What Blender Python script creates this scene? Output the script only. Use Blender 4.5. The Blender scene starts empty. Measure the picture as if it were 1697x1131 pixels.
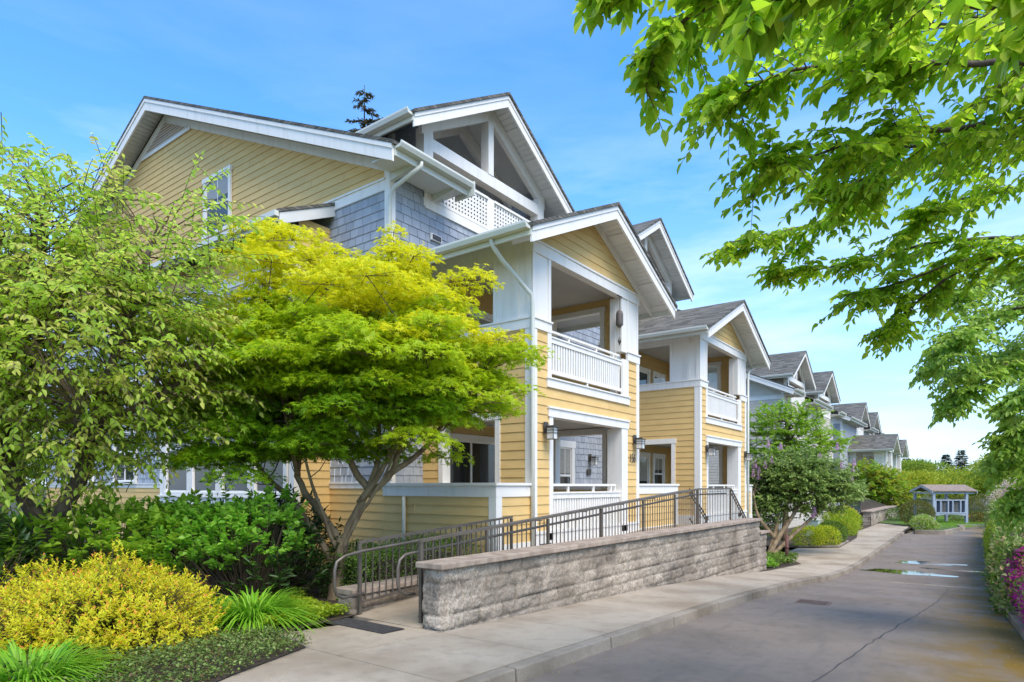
import bpy, math, random
import numpy as np
from mathutils import Vector, Matrix
R = math.radians
scene = bpy.context.scene

# ------------------------------------------------------------------ camera
ANG = R(36.6)                       # angle between the view direction and the street
cam_d = bpy.data.cameras.new('camera'); cam = bpy.data.objects.new('camera', cam_d)
scene.collection.objects.link(cam); scene.camera = cam
cam.location = (0, 0, 1.65)
cam.rotation_euler = (R(90), 0, ANG - R(90))
cam_d.sensor_width = 36; cam_d.lens = 36 * 1055 / 1697
cam_d.shift_y = (806 - 565.5) / 1697
cam_d.clip_start = 0.05; cam_d.clip_end = 3000

# ------------------------------------------------------------------ light
SUN_EL, SUN_AZ = R(54), R(-114)     # azimuth of the sun seen from the scene, from +X counter-clockwise
world = bpy.data.worlds.new('World'); scene.world = world; world.use_nodes = True
wn, wl = world.node_tree.nodes, world.node_tree.links
bg = wn['Background']; bg.inputs['Strength'].default_value = 0.145
sky = wn.new('ShaderNodeTexSky'); sky.sky_type = 'NISHITA'; sky.sun_disc = False
sky.sun_elevation = SUN_EL; sky.sun_rotation = R(90) - SUN_AZ
sky.air_density = 1.0; sky.dust_density = 0.6; sky.ozone_density = 2.2
tc = wn.new('ShaderNodeTexCoord'); sep = wn.new('ShaderNodeSeparateXYZ'); wl.new(tc.outputs['Generated'], sep.inputs[0])
mp = wn.new('ShaderNodeMapping'); mp.inputs['Scale'].default_value = (1.2, 1.2, 5.5); wl.new(tc.outputs['Generated'], mp.inputs[0])
cn = wn.new('ShaderNodeTexNoise'); cn.inputs['Scale'].default_value = 2.1; cn.inputs['Detail'].default_value = 6; cn.inputs['Roughness'].default_value = .58
wl.new(mp.outputs[0], cn.inputs['Vector'])
cr = wn.new('ShaderNodeMapRange'); cr.inputs[1].default_value = .44; cr.inputs[2].default_value = .72; cr.inputs[3].default_value = 0; cr.inputs[4].default_value = .6
wl.new(cn.outputs['Fac'], cr.inputs[0])
hs = wn.new('ShaderNodeHueSaturation'); hs.inputs['Saturation'].default_value = 1.3; hs.inputs['Hue'].default_value = .500; hs.inputs['Value'].default_value = 1.38
wl.new(sky.outputs[0], hs.inputs['Color'])
hz_ = wn.new('ShaderNodeMapRange'); hz_.inputs[1].default_value = .0; hz_.inputs[2].default_value = .42; hz_.inputs[3].default_value = .8; hz_.inputs[4].default_value = 0; wl.new(sep.outputs['Z'], hz_.inputs[0])
hm = wn.new('ShaderNodeMix'); hm.data_type = 'RGBA'; hm.inputs[7].default_value = (1.95, 2.9, 4.4, 1); wl.new(hz_.outputs[0], hm.inputs[0]); wl.new(hs.outputs[0], hm.inputs[6])
mx = wn.new('ShaderNodeMix'); mx.data_type = 'RGBA'; mx.inputs[7].default_value = (4.4, 5.1, 5.7, 1)
ce_ = wn.new('ShaderNodeMapRange'); ce_.inputs[1].default_value = .30; ce_.inputs[2].default_value = .52; ce_.inputs[3].default_value = 1; ce_.inputs[4].default_value = .12; wl.new(sep.outputs['Z'], ce_.inputs[0])
cm_ = wn.new('ShaderNodeMath'); cm_.operation = 'MULTIPLY'; wl.new(cr.outputs[0], cm_.inputs[0]); wl.new(ce_.outputs[0], cm_.inputs[1]); wl.new(cm_.outputs[0], mx.inputs[0]); wl.new(hm.outputs[2], mx.inputs[6]); wl.new(mx.outputs[2], bg.inputs['Color'])
sd = bpy.data.lights.new('sun', 'SUN'); sun = bpy.data.objects.new('sun', sd); scene.collection.objects.link(sun)
sd.energy = 2.05; sd.angle = R(42); sd.color = (1, .89, .72)
sdir = Vector((math.cos(SUN_EL) * math.cos(SUN_AZ), math.cos(SUN_EL) * math.sin(SUN_AZ), math.sin(SUN_EL)))
sun.rotation_euler = sdir.to_track_quat('Z', 'Y').to_euler()
vs = scene.view_settings; vs.view_transform = 'Standard'; vs.look = 'None'; vs.exposure = 0.95; vs.gamma = 1
scene.cycles.max_bounces = 7; scene.cycles.transparent_max_bounces = 8
scene.cycles.use_denoising = True

# ------------------------------------------------------------------ helpers
C = scene.collection
def tag(o, label=None, cat=None, group=None, kind=None):
    if label: o['label'] = label
    if cat: o['category'] = cat
    if group: o['group'] = group
    if kind: o['kind'] = kind
    return o
def empty(name, loc=(0, 0, 0), label=None, cat=None, group=None, rz=0):
    o = bpy.data.objects.new(name, None); C.objects.link(o); o.location = loc; o.rotation_euler[2] = rz
    o.empty_display_size = .2
    return tag(o, label, cat, group)
class MB:
    def __init__(s): s.v = []; s.f = []
    def add(s, vs_, fs):
        b = len(s.v); s.v += [tuple(p) for p in vs_]; s.f += [tuple(b + i for i in f) for f in fs]; return s
    def box(s, x0, x1, y0, y1, z0, z1):
        return s.add([(x0,y0,z0),(x1,y0,z0),(x1,y1,z0),(x0,y1,z0),(x0,y0,z1),(x1,y0,z1),(x1,y1,z1),(x0,y1,z1)],
                     [(0,3,2,1),(4,5,6,7),(0,1,5,4),(1,2,6,5),(2,3,7,6),(3,0,4,7)])
    def hexa(s, a, b):          # two matching quads a (start) and b (end)
        return s.add(list(a) + list(b), [(3,2,1,0),(4,5,6,7),(0,1,5,4),(1,2,6,5),(2,3,7,6),(3,0,4,7)])
    def quad(s, *p): return s.add(p, [tuple(range(len(p)))])
    def tube(s, pts, r, n=8, r1=None, cap=True):
        pts = [Vector(p) for p in pts]; k = len(pts); b = len(s.v)
        prev = None
        for i, p in enumerate(pts):
            d = (pts[min(i+1, k-1)] - pts[max(i-1, 0)]).normalized()
            if prev is None: a = d.orthogonal().normalized()
            else: a = (prev - d * prev.dot(d)).normalized()
            prev = a; c = d.cross(a)
            rr = r if r1 is None else r + (r1 - r) * i / (k - 1)
            for j in range(n):
                t = 2 * math.pi * j / n
                s.v.append(tuple(p + (a * math.cos(t) + c * math.sin(t)) * rr))
        for i in range(k - 1):
            for j in range(n):
                s.f.append((b+i*n+j, b+i*n+(j+1) % n, b+(i+1)*n+(j+1) % n, b+(i+1)*n+j))
        if cap:
            s.f.append(tuple(b + j for j in reversed(range(n)))); s.f.append(tuple(b + (k-1)*n + j for j in range(n)))
        return s
    def build(s, name, mat, parent=None, smooth=False, bevel=0):
        me = bpy.data.meshes.new(name); me.from_pydata(s.v, [], s.f); me.update()
        me.materials.append(mat)
        if smooth: me.shade_smooth()
        o = bpy.data.objects.new(name, me); C.objects.link(o)
        if parent: o.parent = parent
        if bevel:
            m = o.modifiers.new('b', 'BEVEL'); m.width = bevel; m.segments = 2; m.limit_method = 'ANGLE'
        return o
def np_mesh(name, verts, quads, mat, parent=None, smooth=False):
    me = bpy.data.meshes.new(name); n, q = len(verts), len(quads); w = quads.shape[1]
    me.vertices.add(n); me.vertices.foreach_set('co', np.asarray(verts, dtype=np.float32).ravel())
    me.loops.add(q * w); me.loops.foreach_set('vertex_index', np.asarray(quads, dtype=np.int32).ravel())
    me.polygons.add(q); me.polygons.foreach_set('loop_start', np.arange(0, q * w, w, dtype=np.int32))
    me.polygons.foreach_set('loop_total', np.full(q, w, dtype=np.int32))
    me.update(calc_edges=True); me.validate()
    me.materials.append(mat)
    if smooth: me.shade_smooth()
    o = bpy.data.objects.new(name, me); C.objects.link(o)
    if parent: o.parent = parent
    return o

# ------------------------------------------------------------------ materials
def base_mat(name, col, rough=.7, spec=.4, metal=0):
    m = bpy.data.materials.new(name); m.use_nodes = True; p = m.node_tree.nodes['Principled BSDF']
    p.inputs['Base Color'].default_value = (*col, 1); p.inputs['Roughness'].default_value = rough
    p.inputs['Specular IOR Level'].default_value = spec; p.inputs['Metallic'].default_value = metal
    return m, m.node_tree.nodes, m.node_tree.links, p
def noisy(name, c1, c2, scale=3, rough=.7, bump=0, bscale=60, detail=6, island=0, spec=.35, lo=.35, hi=.65, stretch=None, metal=0, bdist=.01):
    m, n, l, p = base_mat(name, c1, rough, spec, metal)
    t = n.new('ShaderNodeTexCoord'); no = n.new('ShaderNodeTexNoise'); no.inputs['Scale'].default_value = scale; no.inputs['Detail'].default_value = detail
    src = t.outputs['Object']
    if stretch:
        mm = n.new('ShaderNodeMapping'); mm.inputs['Scale'].default_value = stretch; l.new(src, mm.inputs[0]); src = mm.outputs[0]
    l.new(src, no.inputs['Vector'])
    mr = n.new('ShaderNodeMapRange'); mr.inputs[1].default_value = lo; mr.inputs[2].default_value = hi; l.new(no.outputs['Fac'], mr.inputs[0])
    mi = n.new('ShaderNodeMix'); mi.data_type = 'RGBA'; mi.inputs[6].default_value = (*c1, 1); mi.inputs[7].default_value = (*c2, 1)
    l.new(mr.outputs[0], mi.inputs[0]); out = mi.outputs[2]
    if island:
        g = n.new('ShaderNodeNewGeometry'); mr2 = n.new('ShaderNodeMapRange'); mr2.inputs[3].default_value = 1 - island; mr2.inputs[4].default_value = 1 + island
        l.new(g.outputs['Random Per Island'], mr2.inputs[0]); h = n.new('ShaderNodeHueSaturation'); l.new(mr2.outputs[0], h.inputs['Value']); l.new(out, h.inputs['Color']); out = h.outputs[0]
    l.new(out, p.inputs['Base Color'])
    if bump:
        b = n.new('ShaderNodeTexNoise'); b.inputs['Scale'].default_value = bscale; b.inputs['Detail'].default_value = 5; l.new(src, b.inputs['Vector'])
        bp = n.new('ShaderNodeBump'); bp.inputs['Strength'].default_value = bump; bp.inputs['Distance'].default_value = bdist
        l.new(b.outputs['Fac'], bp.inputs['Height']); l.new(bp.outputs[0], p.inputs['Normal'])
    return m
def leaf_mat(name, cols, rough=.5, trans=.38, spec=.35):
    """leaves: one colour of the list per leaf, with light passing through"""
    m, n, l, p = base_mat(name, cols[0], rough, spec)
    g = n.new('ShaderNodeNewGeometry'); cr_ = n.new('ShaderNodeValToRGB'); cr_.color_ramp.interpolation = 'LINEAR'
    e = cr_.color_ramp.elements
    e[0].position = 0; e[0].color = (*cols[0], 1); e[1].position = 1; e[1].color = (*cols[-1], 1)
    for i, c in enumerate(cols[1:-1]):
        x = e.new((i + 1) / (len(cols) - 1)); x.color = (*c, 1)
    l.new(g.outputs['Random Per Island'], cr_.inputs[0]); l.new(cr_.outputs[0], p.inputs['Base Color'])
    tr = n.new('ShaderNodeBsdfTranslucent'); hv = n.new('ShaderNodeHueSaturation'); hv.inputs['Value'].default_value = 1.35; hv.inputs['Hue'].default_value = .492
    l.new(cr_.outputs[0], hv.inputs['Color']); l.new(hv.outputs[0], tr.inputs['Color'])
    mi = n.new('ShaderNodeMixShader'); mi.inputs[0].default_value = trans
    l.new(p.outputs[0], mi.inputs[1]); l.new(tr.outputs[0], mi.inputs[2]); l.new(mi.outputs[0], n['Material Output'].inputs['Surface'])
    return m
M = {}
M['yellow'] = noisy('yellow lap siding', (.70, .47, .18), (.745, .515, .21), 2.5, .75, .12, 90, island=.05, stretch=(1, 1, 3))
M['beige'] = noisy('beige lap siding', (.56, .51, .42), (.62, .56, .47), 2.5, .75, island=.04)
M['blue'] = noisy('blue grey shingles', (.33, .36, .40), (.38, .41, .45), 5, .8, .25, 70, island=.10, stretch=(1, 1, .4))
M['greyshingle'] = noisy('grey shingles', (.36, .38, .41), (.42, .43, .45), 5, .8, .2, 70, island=.08)
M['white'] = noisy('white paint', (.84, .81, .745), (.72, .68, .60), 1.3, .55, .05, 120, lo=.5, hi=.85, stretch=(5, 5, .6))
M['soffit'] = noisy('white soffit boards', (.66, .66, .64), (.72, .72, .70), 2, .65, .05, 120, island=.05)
M['cream'] = noisy('cream gutter metal', (.62, .63, .55), (.68, .68, .61), 1.2, .4)
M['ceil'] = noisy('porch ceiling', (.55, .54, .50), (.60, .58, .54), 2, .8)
M['dglass'], _n, _l, _p = base_mat('dark window glass', (.025, .03, .03), .04, .8)
M['blind'] = noisy('cream window blind', (.30, .28, .24), (.36, .34, .29), 2, .12, stretch=(1, 1, 30))
M['curtain'] = noisy('room behind glass', (.10, .09, .08), (.2, .18, .15), 1.5, .9)
M['roof'] = noisy('asphalt roof shingles', (.095, .095, .088), (.17, .168, .155), 9, .95, .5, 60, detail=9, island=.22)
def roof_mat():
    m, n, l, p = base_mat('roof shingle courses', (.14, .135, .12), .95, .2)
    t = n.new('ShaderNodeTexCoord'); mm = n.new('ShaderNodeMapping'); mm.inputs['Scale'].default_value = (3.1, 3.1, 15.0); l.new(t.outputs['Object'], mm.inputs[0])
    fl = n.new('ShaderNodeVectorMath'); fl.operation = 'FLOOR'; l.new(mm.outputs[0], fl.inputs[0]); wn_ = n.new('ShaderNodeTexWhiteNoise'); l.new(fl.outputs[0], wn_.inputs['Vector'])
    c = n.new('ShaderNodeValToRGB'); c.color_ramp.elements[0].color = (.085, .082, .07, 1); c.color_ramp.elements[1].color = (.20, .19, .165, 1); l.new(wn_.outputs['Value'], c.inputs[0])
    fr = n.new('ShaderNodeVectorMath'); fr.operation = 'FRACTION'; l.new(mm.outputs[0], fr.inputs[0]); sp = n.new('ShaderNodeSeparateXYZ'); l.new(fr.outputs[0], sp.inputs[0])
    lt = n.new('ShaderNodeMapRange'); lt.inputs[1].default_value = 0; lt.inputs[2].default_value = .22; lt.inputs[3].default_value = .45; lt.inputs[4].default_value = 1; l.new(sp.outputs['Z'], lt.inputs[0])
    no = n.new('ShaderNodeTexNoise'); no.inputs['Scale'].default_value = 45; no.inputs['Detail'].default_value = 4; l.new(t.outputs['Object'], no.inputs['Vector'])
    n2 = n.new('ShaderNodeMapRange'); n2.inputs[1].default_value = .3; n2.inputs[2].default_value = .7; n2.inputs[3].default_value = .75; n2.inputs[4].default_value = 1.25; l.new(no.outputs['Fac'], n2.inputs[0])
    mu_ = n.new('ShaderNodeMath'); mu_.operation = 'MULTIPLY'; l.new(lt.outputs[0], mu_.inputs[0]); l.new(n2.outputs[0], mu_.inputs[1])
    h = n.new('ShaderNodeHueSaturation'); l.new(c.outputs[0], h.inputs['Color']); l.new(mu_.outputs[0], h.inputs['Value']); l.new(h.outputs[0], p.inputs['Base Color'])
    bp = n.new('ShaderNodeBump'); bp.inputs['Strength'].default_value = .6; bp.inputs['Distance'].default_value = .02; l.new(mu_.outputs[0], bp.inputs['Height']); l.new(bp.outputs[0], p.inputs['Normal'])
    return m
M['roof'] = roof_mat()
M['dark'] = noisy('dark metal', (.05, .045, .04), (.08, .07, .06), 6, .45)
M['bronze'] = noisy('bronze painted steel', (.13, .108, .088), (.175, .15, .125), 4, .38, metal=.35)
M['cap'] = noisy('brown concrete cap', (.30, .23, .175), (.42, .335, .26), 6, .9, .5, 90, lo=.4, hi=.6)
M['bark'] = noisy('tree bark', (.15, .10, .055), (.29, .22, .13), 7, .9, .7, 30, stretch=(1, 1, .35), bdist=.02)
M['darkbark'] = noisy('dark bark', (.07, .052, .042), (.15, .115, .09), 8, .9, .7, 25, bdist=.02)
M['twig'] = noisy('twig bark', (.10, .07, .045), (.17, .12, .08), 8, .9)
M['soil'] = noisy('planting soil', (.045, .032, .022), (.09, .065, .045), 14, 1, .8, 40)
M['lampglass'] = noisy('milky lamp glass', (.62, .62, .58), (.7, .7, .66), 3, .2, spec=.6)
M['mailbox'] = noisy('grey mailbox metal', (.10, .105, .11), (.15, .155, .16), 5, .45)
M['palegreen'] = noisy('pale green utility box', (.42, .52, .42), (.48, .57, .48), 4, .5)
M['rust'] = noisy('brown red painted pipe', (.09, .035, .028), (.14, .06, .045), 8, .6)
M['woodpink'] = noisy('brown wood shingles', (.23, .17, .135), (.31, .24, .19), 6, .9, .4, 40, stretch=(1, 1, 1))

# ------------------------------------------------------------------ wall cladding
def clip(poly, ax, val, ge):
    out = []; n = len(poly)
    for i in range(n):
        a, b = poly[i], poly[(i + 1) % n]
        ia = (a[ax] >= val) if ge else (a[ax] <= val); ib = (b[ax] >= val) if ge else (b[ax] <= val)
        if ia: out.append(a)
        if ia != ib:
            t = (val - a[ax]) / (b[ax] - a[ax]); q = [a[0] + t * (b[0] - a[0]), a[1] + t * (b[1] - a[1])]; q[ax] = val; out.append(tuple(q))
    return out
def lap(mb, poly, org, U, N, expo=.173, base=.0, out=.015, shingle=False, seed=1):
    """cladding over the convex polygon [(u, z)...] of the plane org + U*u + z, facing N"""
    rng = random.Random(seed); org, U, N = Vector(org), Vector(U), Vector(N); Zv = Vector((0, 0, 1))
    zs = [p[1] for p in poly]; k0 = math.floor((min(zs) - base) / expo); k1 = math.ceil((max(zs) - base) / expo)
    flip = U.cross(Zv).dot(N) < 0
    def emit(pc, zl, thick):
        if len(pc) < 3: return
        def off(z): return .003 + thick * (1 - (z - zl) / expo)
        vs_ = [org + U * u + Zv * z + N * off(z) for u, z in pc]; idx = list(range(len(pc)))
        mb.add(vs_, [tuple(reversed(idx)) if flip else tuple(idx)])
        low = [p for p in pc if abs(p[1] - zl) < 1e-5]
        if len(low) >= 2:
            ua, ub = min(p[0] for p in low), max(p[0] for p in low)
            if ub - ua > .01:
                a, b = org + U * ua + Zv * zl, org + U * ub + Zv * zl
                mb.add([a + N * off(zl), b + N * off(zl), b - N * .002, a - N * .002], [(0, 1, 2, 3)])
    for k in range(k0, k1):
        zl = base + k * expo; pc = clip(clip(poly, 1, zl, True), 1, zl + expo, False) if True else None
        if len(pc) < 3: continue
        if not shingle:
            u, ue = min(p[0] for p in pc), max(p[0] for p in pc); u += rng.uniform(.4, 3.6); cur = pc
            while u < ue - .3:
                emit(clip(cur, 0, u - .002, False), zl, out); cur = clip(cur, 0, u + .002, True); u += 3.66
            emit(cur, zl, out); continue
        u = min(p[0] for p in pc) - rng.random() * .15; ue = max(p[0] for p in pc)
        while u < ue:
            w = rng.uniform(.13, .30)
            q = clip(clip(pc, 0, u + .004, True), 0, u + w - .004, False)
            if len(q) >= 3: emit(q, zl, out * rng.uniform(.85, 1.1))
            u += w
def cells(u0, u1, z0, z1, holes):
    """rectangles covering the wall minus its holes"""
    us = sorted({u0, u1, *[min(max(h[i], u0), u1) for h in holes for i in (0, 1)]}); zs = sorted({z0, z1, *[min(max(h[i], z0), z1) for h in holes for i in (2, 3)]})
    out = []
    for a, b in zip(zs[:-1], zs[1:]):
        run = None
        for c, d in zip(us[:-1], us[1:]):
            solid = not any(h[0] < (c + d) / 2 < h[1] and h[2] < (a + b) / 2 < h[3] for h in holes)
            if solid: run = (run[0], d) if run else (c, d)
            if not solid and run: out.append((*run, a, b)); run = None
        if run: out.append((*run, a, b))
    return out
def clad(mb, u0, u1, z0, z1, holes, org, U, N, **k):
    for a, b, c, d in cells(u0, u1, z0, z1, holes): lap(mb, [(a, c), (b, c), (b, d), (a, d)], org, U, N, **k)

# ------------------------------------------------------------------ terrain profile
PZ = [(-60, .5), (-10, .25), (0, .12), (4, .04), (5.3, 0), (7.4, -.08), (9, -.14), (11.2, -.23), (12.5, -.31), (14.7, -.43), (16.5, -.55), (18.1, -.70), (20.3, -.83), (22.5, -.91), (26, -.95), (400, -.95)]
def gz(s):
    for (a, za), (b, zb) in zip(PZ[:-1], PZ[1:]):
        if s <= b:
            t = (s - a) / (b - a); return za + (zb - za) * t
    return PZ[-1][1]
def sheet(name, poly_st, dz, mat, kind='structure', step=.5, skirt=0, parent=None):
    """a sheet following the ground: poly_st gives (s, t_low, t_high) stations"""
    mb = MB(); st = []
    for (s0, a0, b0), (s1, a1, b1) in zip(poly_st[:-1], poly_st[1:]):
        n = max(1, int((s1 - s0) / step))
        for i in range(n): f = i / n; st.append((s0 + (s1 - s0) * f, a0 + (a1 - a0) * f, b0 + (b1 - b0) * f))
    st.append(poly_st[-1])
    for (s0, a0, b0), (s1, a1, b1) in zip(st[:-1], st[1:]):
        z0, z1 = gz(s0) + dz, gz(s1) + dz
        mb.quad((s0, a0, z0), (s1, a1, z1), (s1, b1, z1), (s0, b0, z0))
        if skirt:
            mb.quad((s0, a0, z0 - skirt), (s1, a1, z1 - skirt), (s1, a1, z1), (s0, a0, z0))
            mb.quad((s1, b1, z1 - skirt), (s0, b0, z0 - skirt), (s0, b0, z0), (s1, b1, z1))
    if skirt:
        for s_, a_, b_ in (st[0], st[-1]):
            z_ = gz(s_) + dz; mb.quad((s_, a_, z_ - skirt), (s_, b_, z_ - skirt), (s_, b_, z_), (s_, a_, z_))
    o = mb.build(name, mat, parent)
    return tag(o, kind=kind) if kind else o

# ------------------------------------------------------------------ buildings
X1, Y1 = Vector((1, 0, 0)), Vector((0, 1, 0))
def gable_roof(root, f, half, ze, zr, v0, v1, over, barge=.27, gut=True, vb=None, plain=False, sv=None):
    """gable roof; f(u, v, z) maps across/along/up to the world. v0 is the barge end, v1 the far end."""
    sl = (zr - ze) / half; n = 1 if v1 > v0 else -1
    th = .07
    ext = .05
    for s in (-1, 1):
        a, b, c, d = f(s * (half + .04), v0 - n * ext, ze - .04 * sl), f(0, v0 - n * ext, zr), f(0, v1, zr), f(s * (half + .04), v1, ze - .04 * sl)
        dn = lambda p: (p[0], p[1], p[2] - th)
        r = MB().hexa([a, b, dn(b), dn(a)], [d, c, dn(c), dn(d)]).build('roof', M['roof'], root)
    # barge boards
    for vv in ([v0] if vb is None else [v0, vb]):
        for s in (-1, 1):
            bb = MB()
            w = .045 * (n if vv == v0 else -n)
            def P_(u, z, v): return f(u, v, z)
            top = lambda u: zr - abs(u) * sl - th - .004
            u0, u1 = s * half, 0
            bb.hexa([P_(u0, top(u0), vv), P_(u1, top(u1), vv), P_(u1, top(u1) - barge, vv), P_(u0, top(u0) - barge, vv)],
                    [P_(u0, top(u0), vv + w), P_(u1, top(u1), vv + w), P_(u1, top(u1) - barge, vv + w), P_(u0, top(u0) - barge, vv + w)])
            bb.hexa([P_(u0, top(u0), vv - w * .4), P_(u1, top(u1), vv - w * .4), P_(u1, top(u1) - .085, vv - w * .4), P_(u0, top(u0) - .085, vv - w * .4)],
                    [P_(u0, top(u0), vv - .003 * n), P_(u1, top(u1), vv - .003 * n), P_(u1, top(u1) - .085, vv - .003 * n), P_(u0, top(u0) - .085, vv - .003 * n)])
            bb.build('barge_board', M['white'], root)
    # soffit: boards across the overhang, plain behind
    def strip(u_a, u_b, s, va, vb_, dz=.0):
        za, zb = zr - u_a * sl - th - .03 + dz, zr - u_b * sl - th - .03 + dz
        so.hexa([f(s*u_a, va, za), f(s*u_b, va, zb), f(s*u_b, va, zb - .02), f(s*u_a, va, za - .02)],
                [f(s*u_a, vb_, za), f(s*u_b, vb_, zb), f(s*u_b, vb_, zb - .02), f(s*u_a, vb_, za - .02)])
    L = half
    if plain:
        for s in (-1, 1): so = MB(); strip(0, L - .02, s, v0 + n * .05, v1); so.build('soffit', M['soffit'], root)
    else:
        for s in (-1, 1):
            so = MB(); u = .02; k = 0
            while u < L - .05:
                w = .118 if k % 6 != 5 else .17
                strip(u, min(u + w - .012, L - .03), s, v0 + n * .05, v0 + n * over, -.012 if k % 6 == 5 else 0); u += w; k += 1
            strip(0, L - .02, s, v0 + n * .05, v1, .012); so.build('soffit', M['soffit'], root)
    if gut:
        for s in (-1, 1):
            g = MB(); ga = lambda u, z, v: f(s * u, v, z)
            e = half + .05
            prof = [(e - .02, ze - .10), (e + .10, ze - .10), (e + .13, ze - .03), (e + .13, ze + .005), (e + .11, ze + .005), (e + .10, ze - .02), (e + .02, ze - .05), (e - .02, ze - .05)]
            vv0, vv1 = v0 + n * .02, (v1 if sv is None else sv)
            b = len(g.v); k = len(prof)
            g.v += [tuple(ga(u, z - .03, vv0)) for u, z in prof] + [tuple(ga(u, z - .03, vv1)) for u, z in prof]
            g.f += [(b+i, b+(i+1) % k, b+k+(i+1) % k, b+k+i) for i in range(k)] + [tuple(b+i for i in reversed(range(k))), tuple(b+k+i for i in range(k))]
            # fascia
            g.hexa([ga(half - .02, ze - .07, vv0), ga(half + .02, ze - .07, vv0), ga(half + .02, ze - .22, vv0), ga(half - .02, ze - .22, vv0)],
                   [ga(half - .02, ze - .07, vv1), ga(half + .02, ze - .07, vv1), ga(half + .02, ze - .22, vv1), ga(half - .02, ze - .22, vv1)])
            g.build('gutter', M['cream'], root)
    return r

def window(root, org, U, N, u0, u1, z0, z1, name='window', casing=.1, cols=1, rows=1, upper=0, pane_mat=None, depth=.03):
    """a framed window lying on the plane org/U/N; frame is the part, pane its sub-part"""
    org, U, N = Vector(org), Vector(U), Vector(N)
    def bx(mb, a, b, c, d, n0, n1):
        p = lambda u, z, n_: org + U * u + N * n_ + Vector((0, 0, z))
        mb.hexa([p(a, c, n0), p(b, c, n0), p(b, d, n0), p(a, d, n0)], [p(a, c, n1), p(b, c, n1), p(b, d, n1), p(a, d, n1)])
    fr = MB(); c = casing; n1 = depth + .03
    bx(fr, u0 - c, u0, z0, z1, 0, n1); bx(fr, u1, u1 + c, z0, z1, 0, n1)
    bx(fr, u0 - c - .03, u1 + c + .03, z1, z1 + c * 1.2, 0, n1 + .012); bx(fr, u0 - c - .03, u1 + c + .03, z0 - c * .8, z0, 0, n1 + .02)
    sw = .045
    bx(fr, u0, u0 + sw, z0, z1, 0, depth); bx(fr, u1 - sw, u1, z0, z1, 0, depth); bx(fr, u0 + sw, u1 - sw, z0, z0 + sw, 0, depth); bx(fr, u0 + sw, u1 - sw, z1 - sw, z1, 0, depth)
    for i in range(1, cols): um = u0 + (u1 - u0) * i / cols; bx(fr, um - .03, um + .03, z0 + sw, z1 - sw, 0, depth)
    for i in range(1, rows): zm = z0 + (z1 - z0) * i / rows; bx(fr, u0 + sw, u1 - sw, zm - .022, zm + .022, 0, depth - .004)
    if upper:
        zm = z0 + (z1 - z0) * upper; bx(fr, u0 + sw, u1 - sw, zm - .03, zm + .03, 0, depth - .004)
        um = (u0 + u1) / 2
        bx(fr, um - .012, um + .012, zm + .03, z1 - sw, 0, depth - .009)
    w = fr.build(name, M['white'], root)
    hsh = math.sin(u0 * 12.9 + z0 * 78.2 + org.y) * 43758.5; hsh -= math.floor(hsh)
    if hsh > .45:
        bl = MB(); zb_ = z1 - (z1 - z0) * (.25 + .5 * (hsh - .45)); bx(bl, u0 + .04, u1 - .04, zb_, z1 - .03, .0125, .0155); bl.build('blind', M['blind'], w)
    pn = MB(); bx(pn, u0 + .01, u1 - .01, z0 + .01, z1 - .01, .002, .012); pn.build('pane', pane_mat or M['dglass'], w)
    return w

def slats(mb, x0, x1, y, z0, z1, w=.062, pitch=.1, th=.03):
    n = int((x1 - x0) / pitch); p = (x1 - x0) / n
    for i in range(n): a = x0 + p * (i + .5) - w / 2; mb.box(a, a + w, y, y + th, z0, z1)

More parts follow.
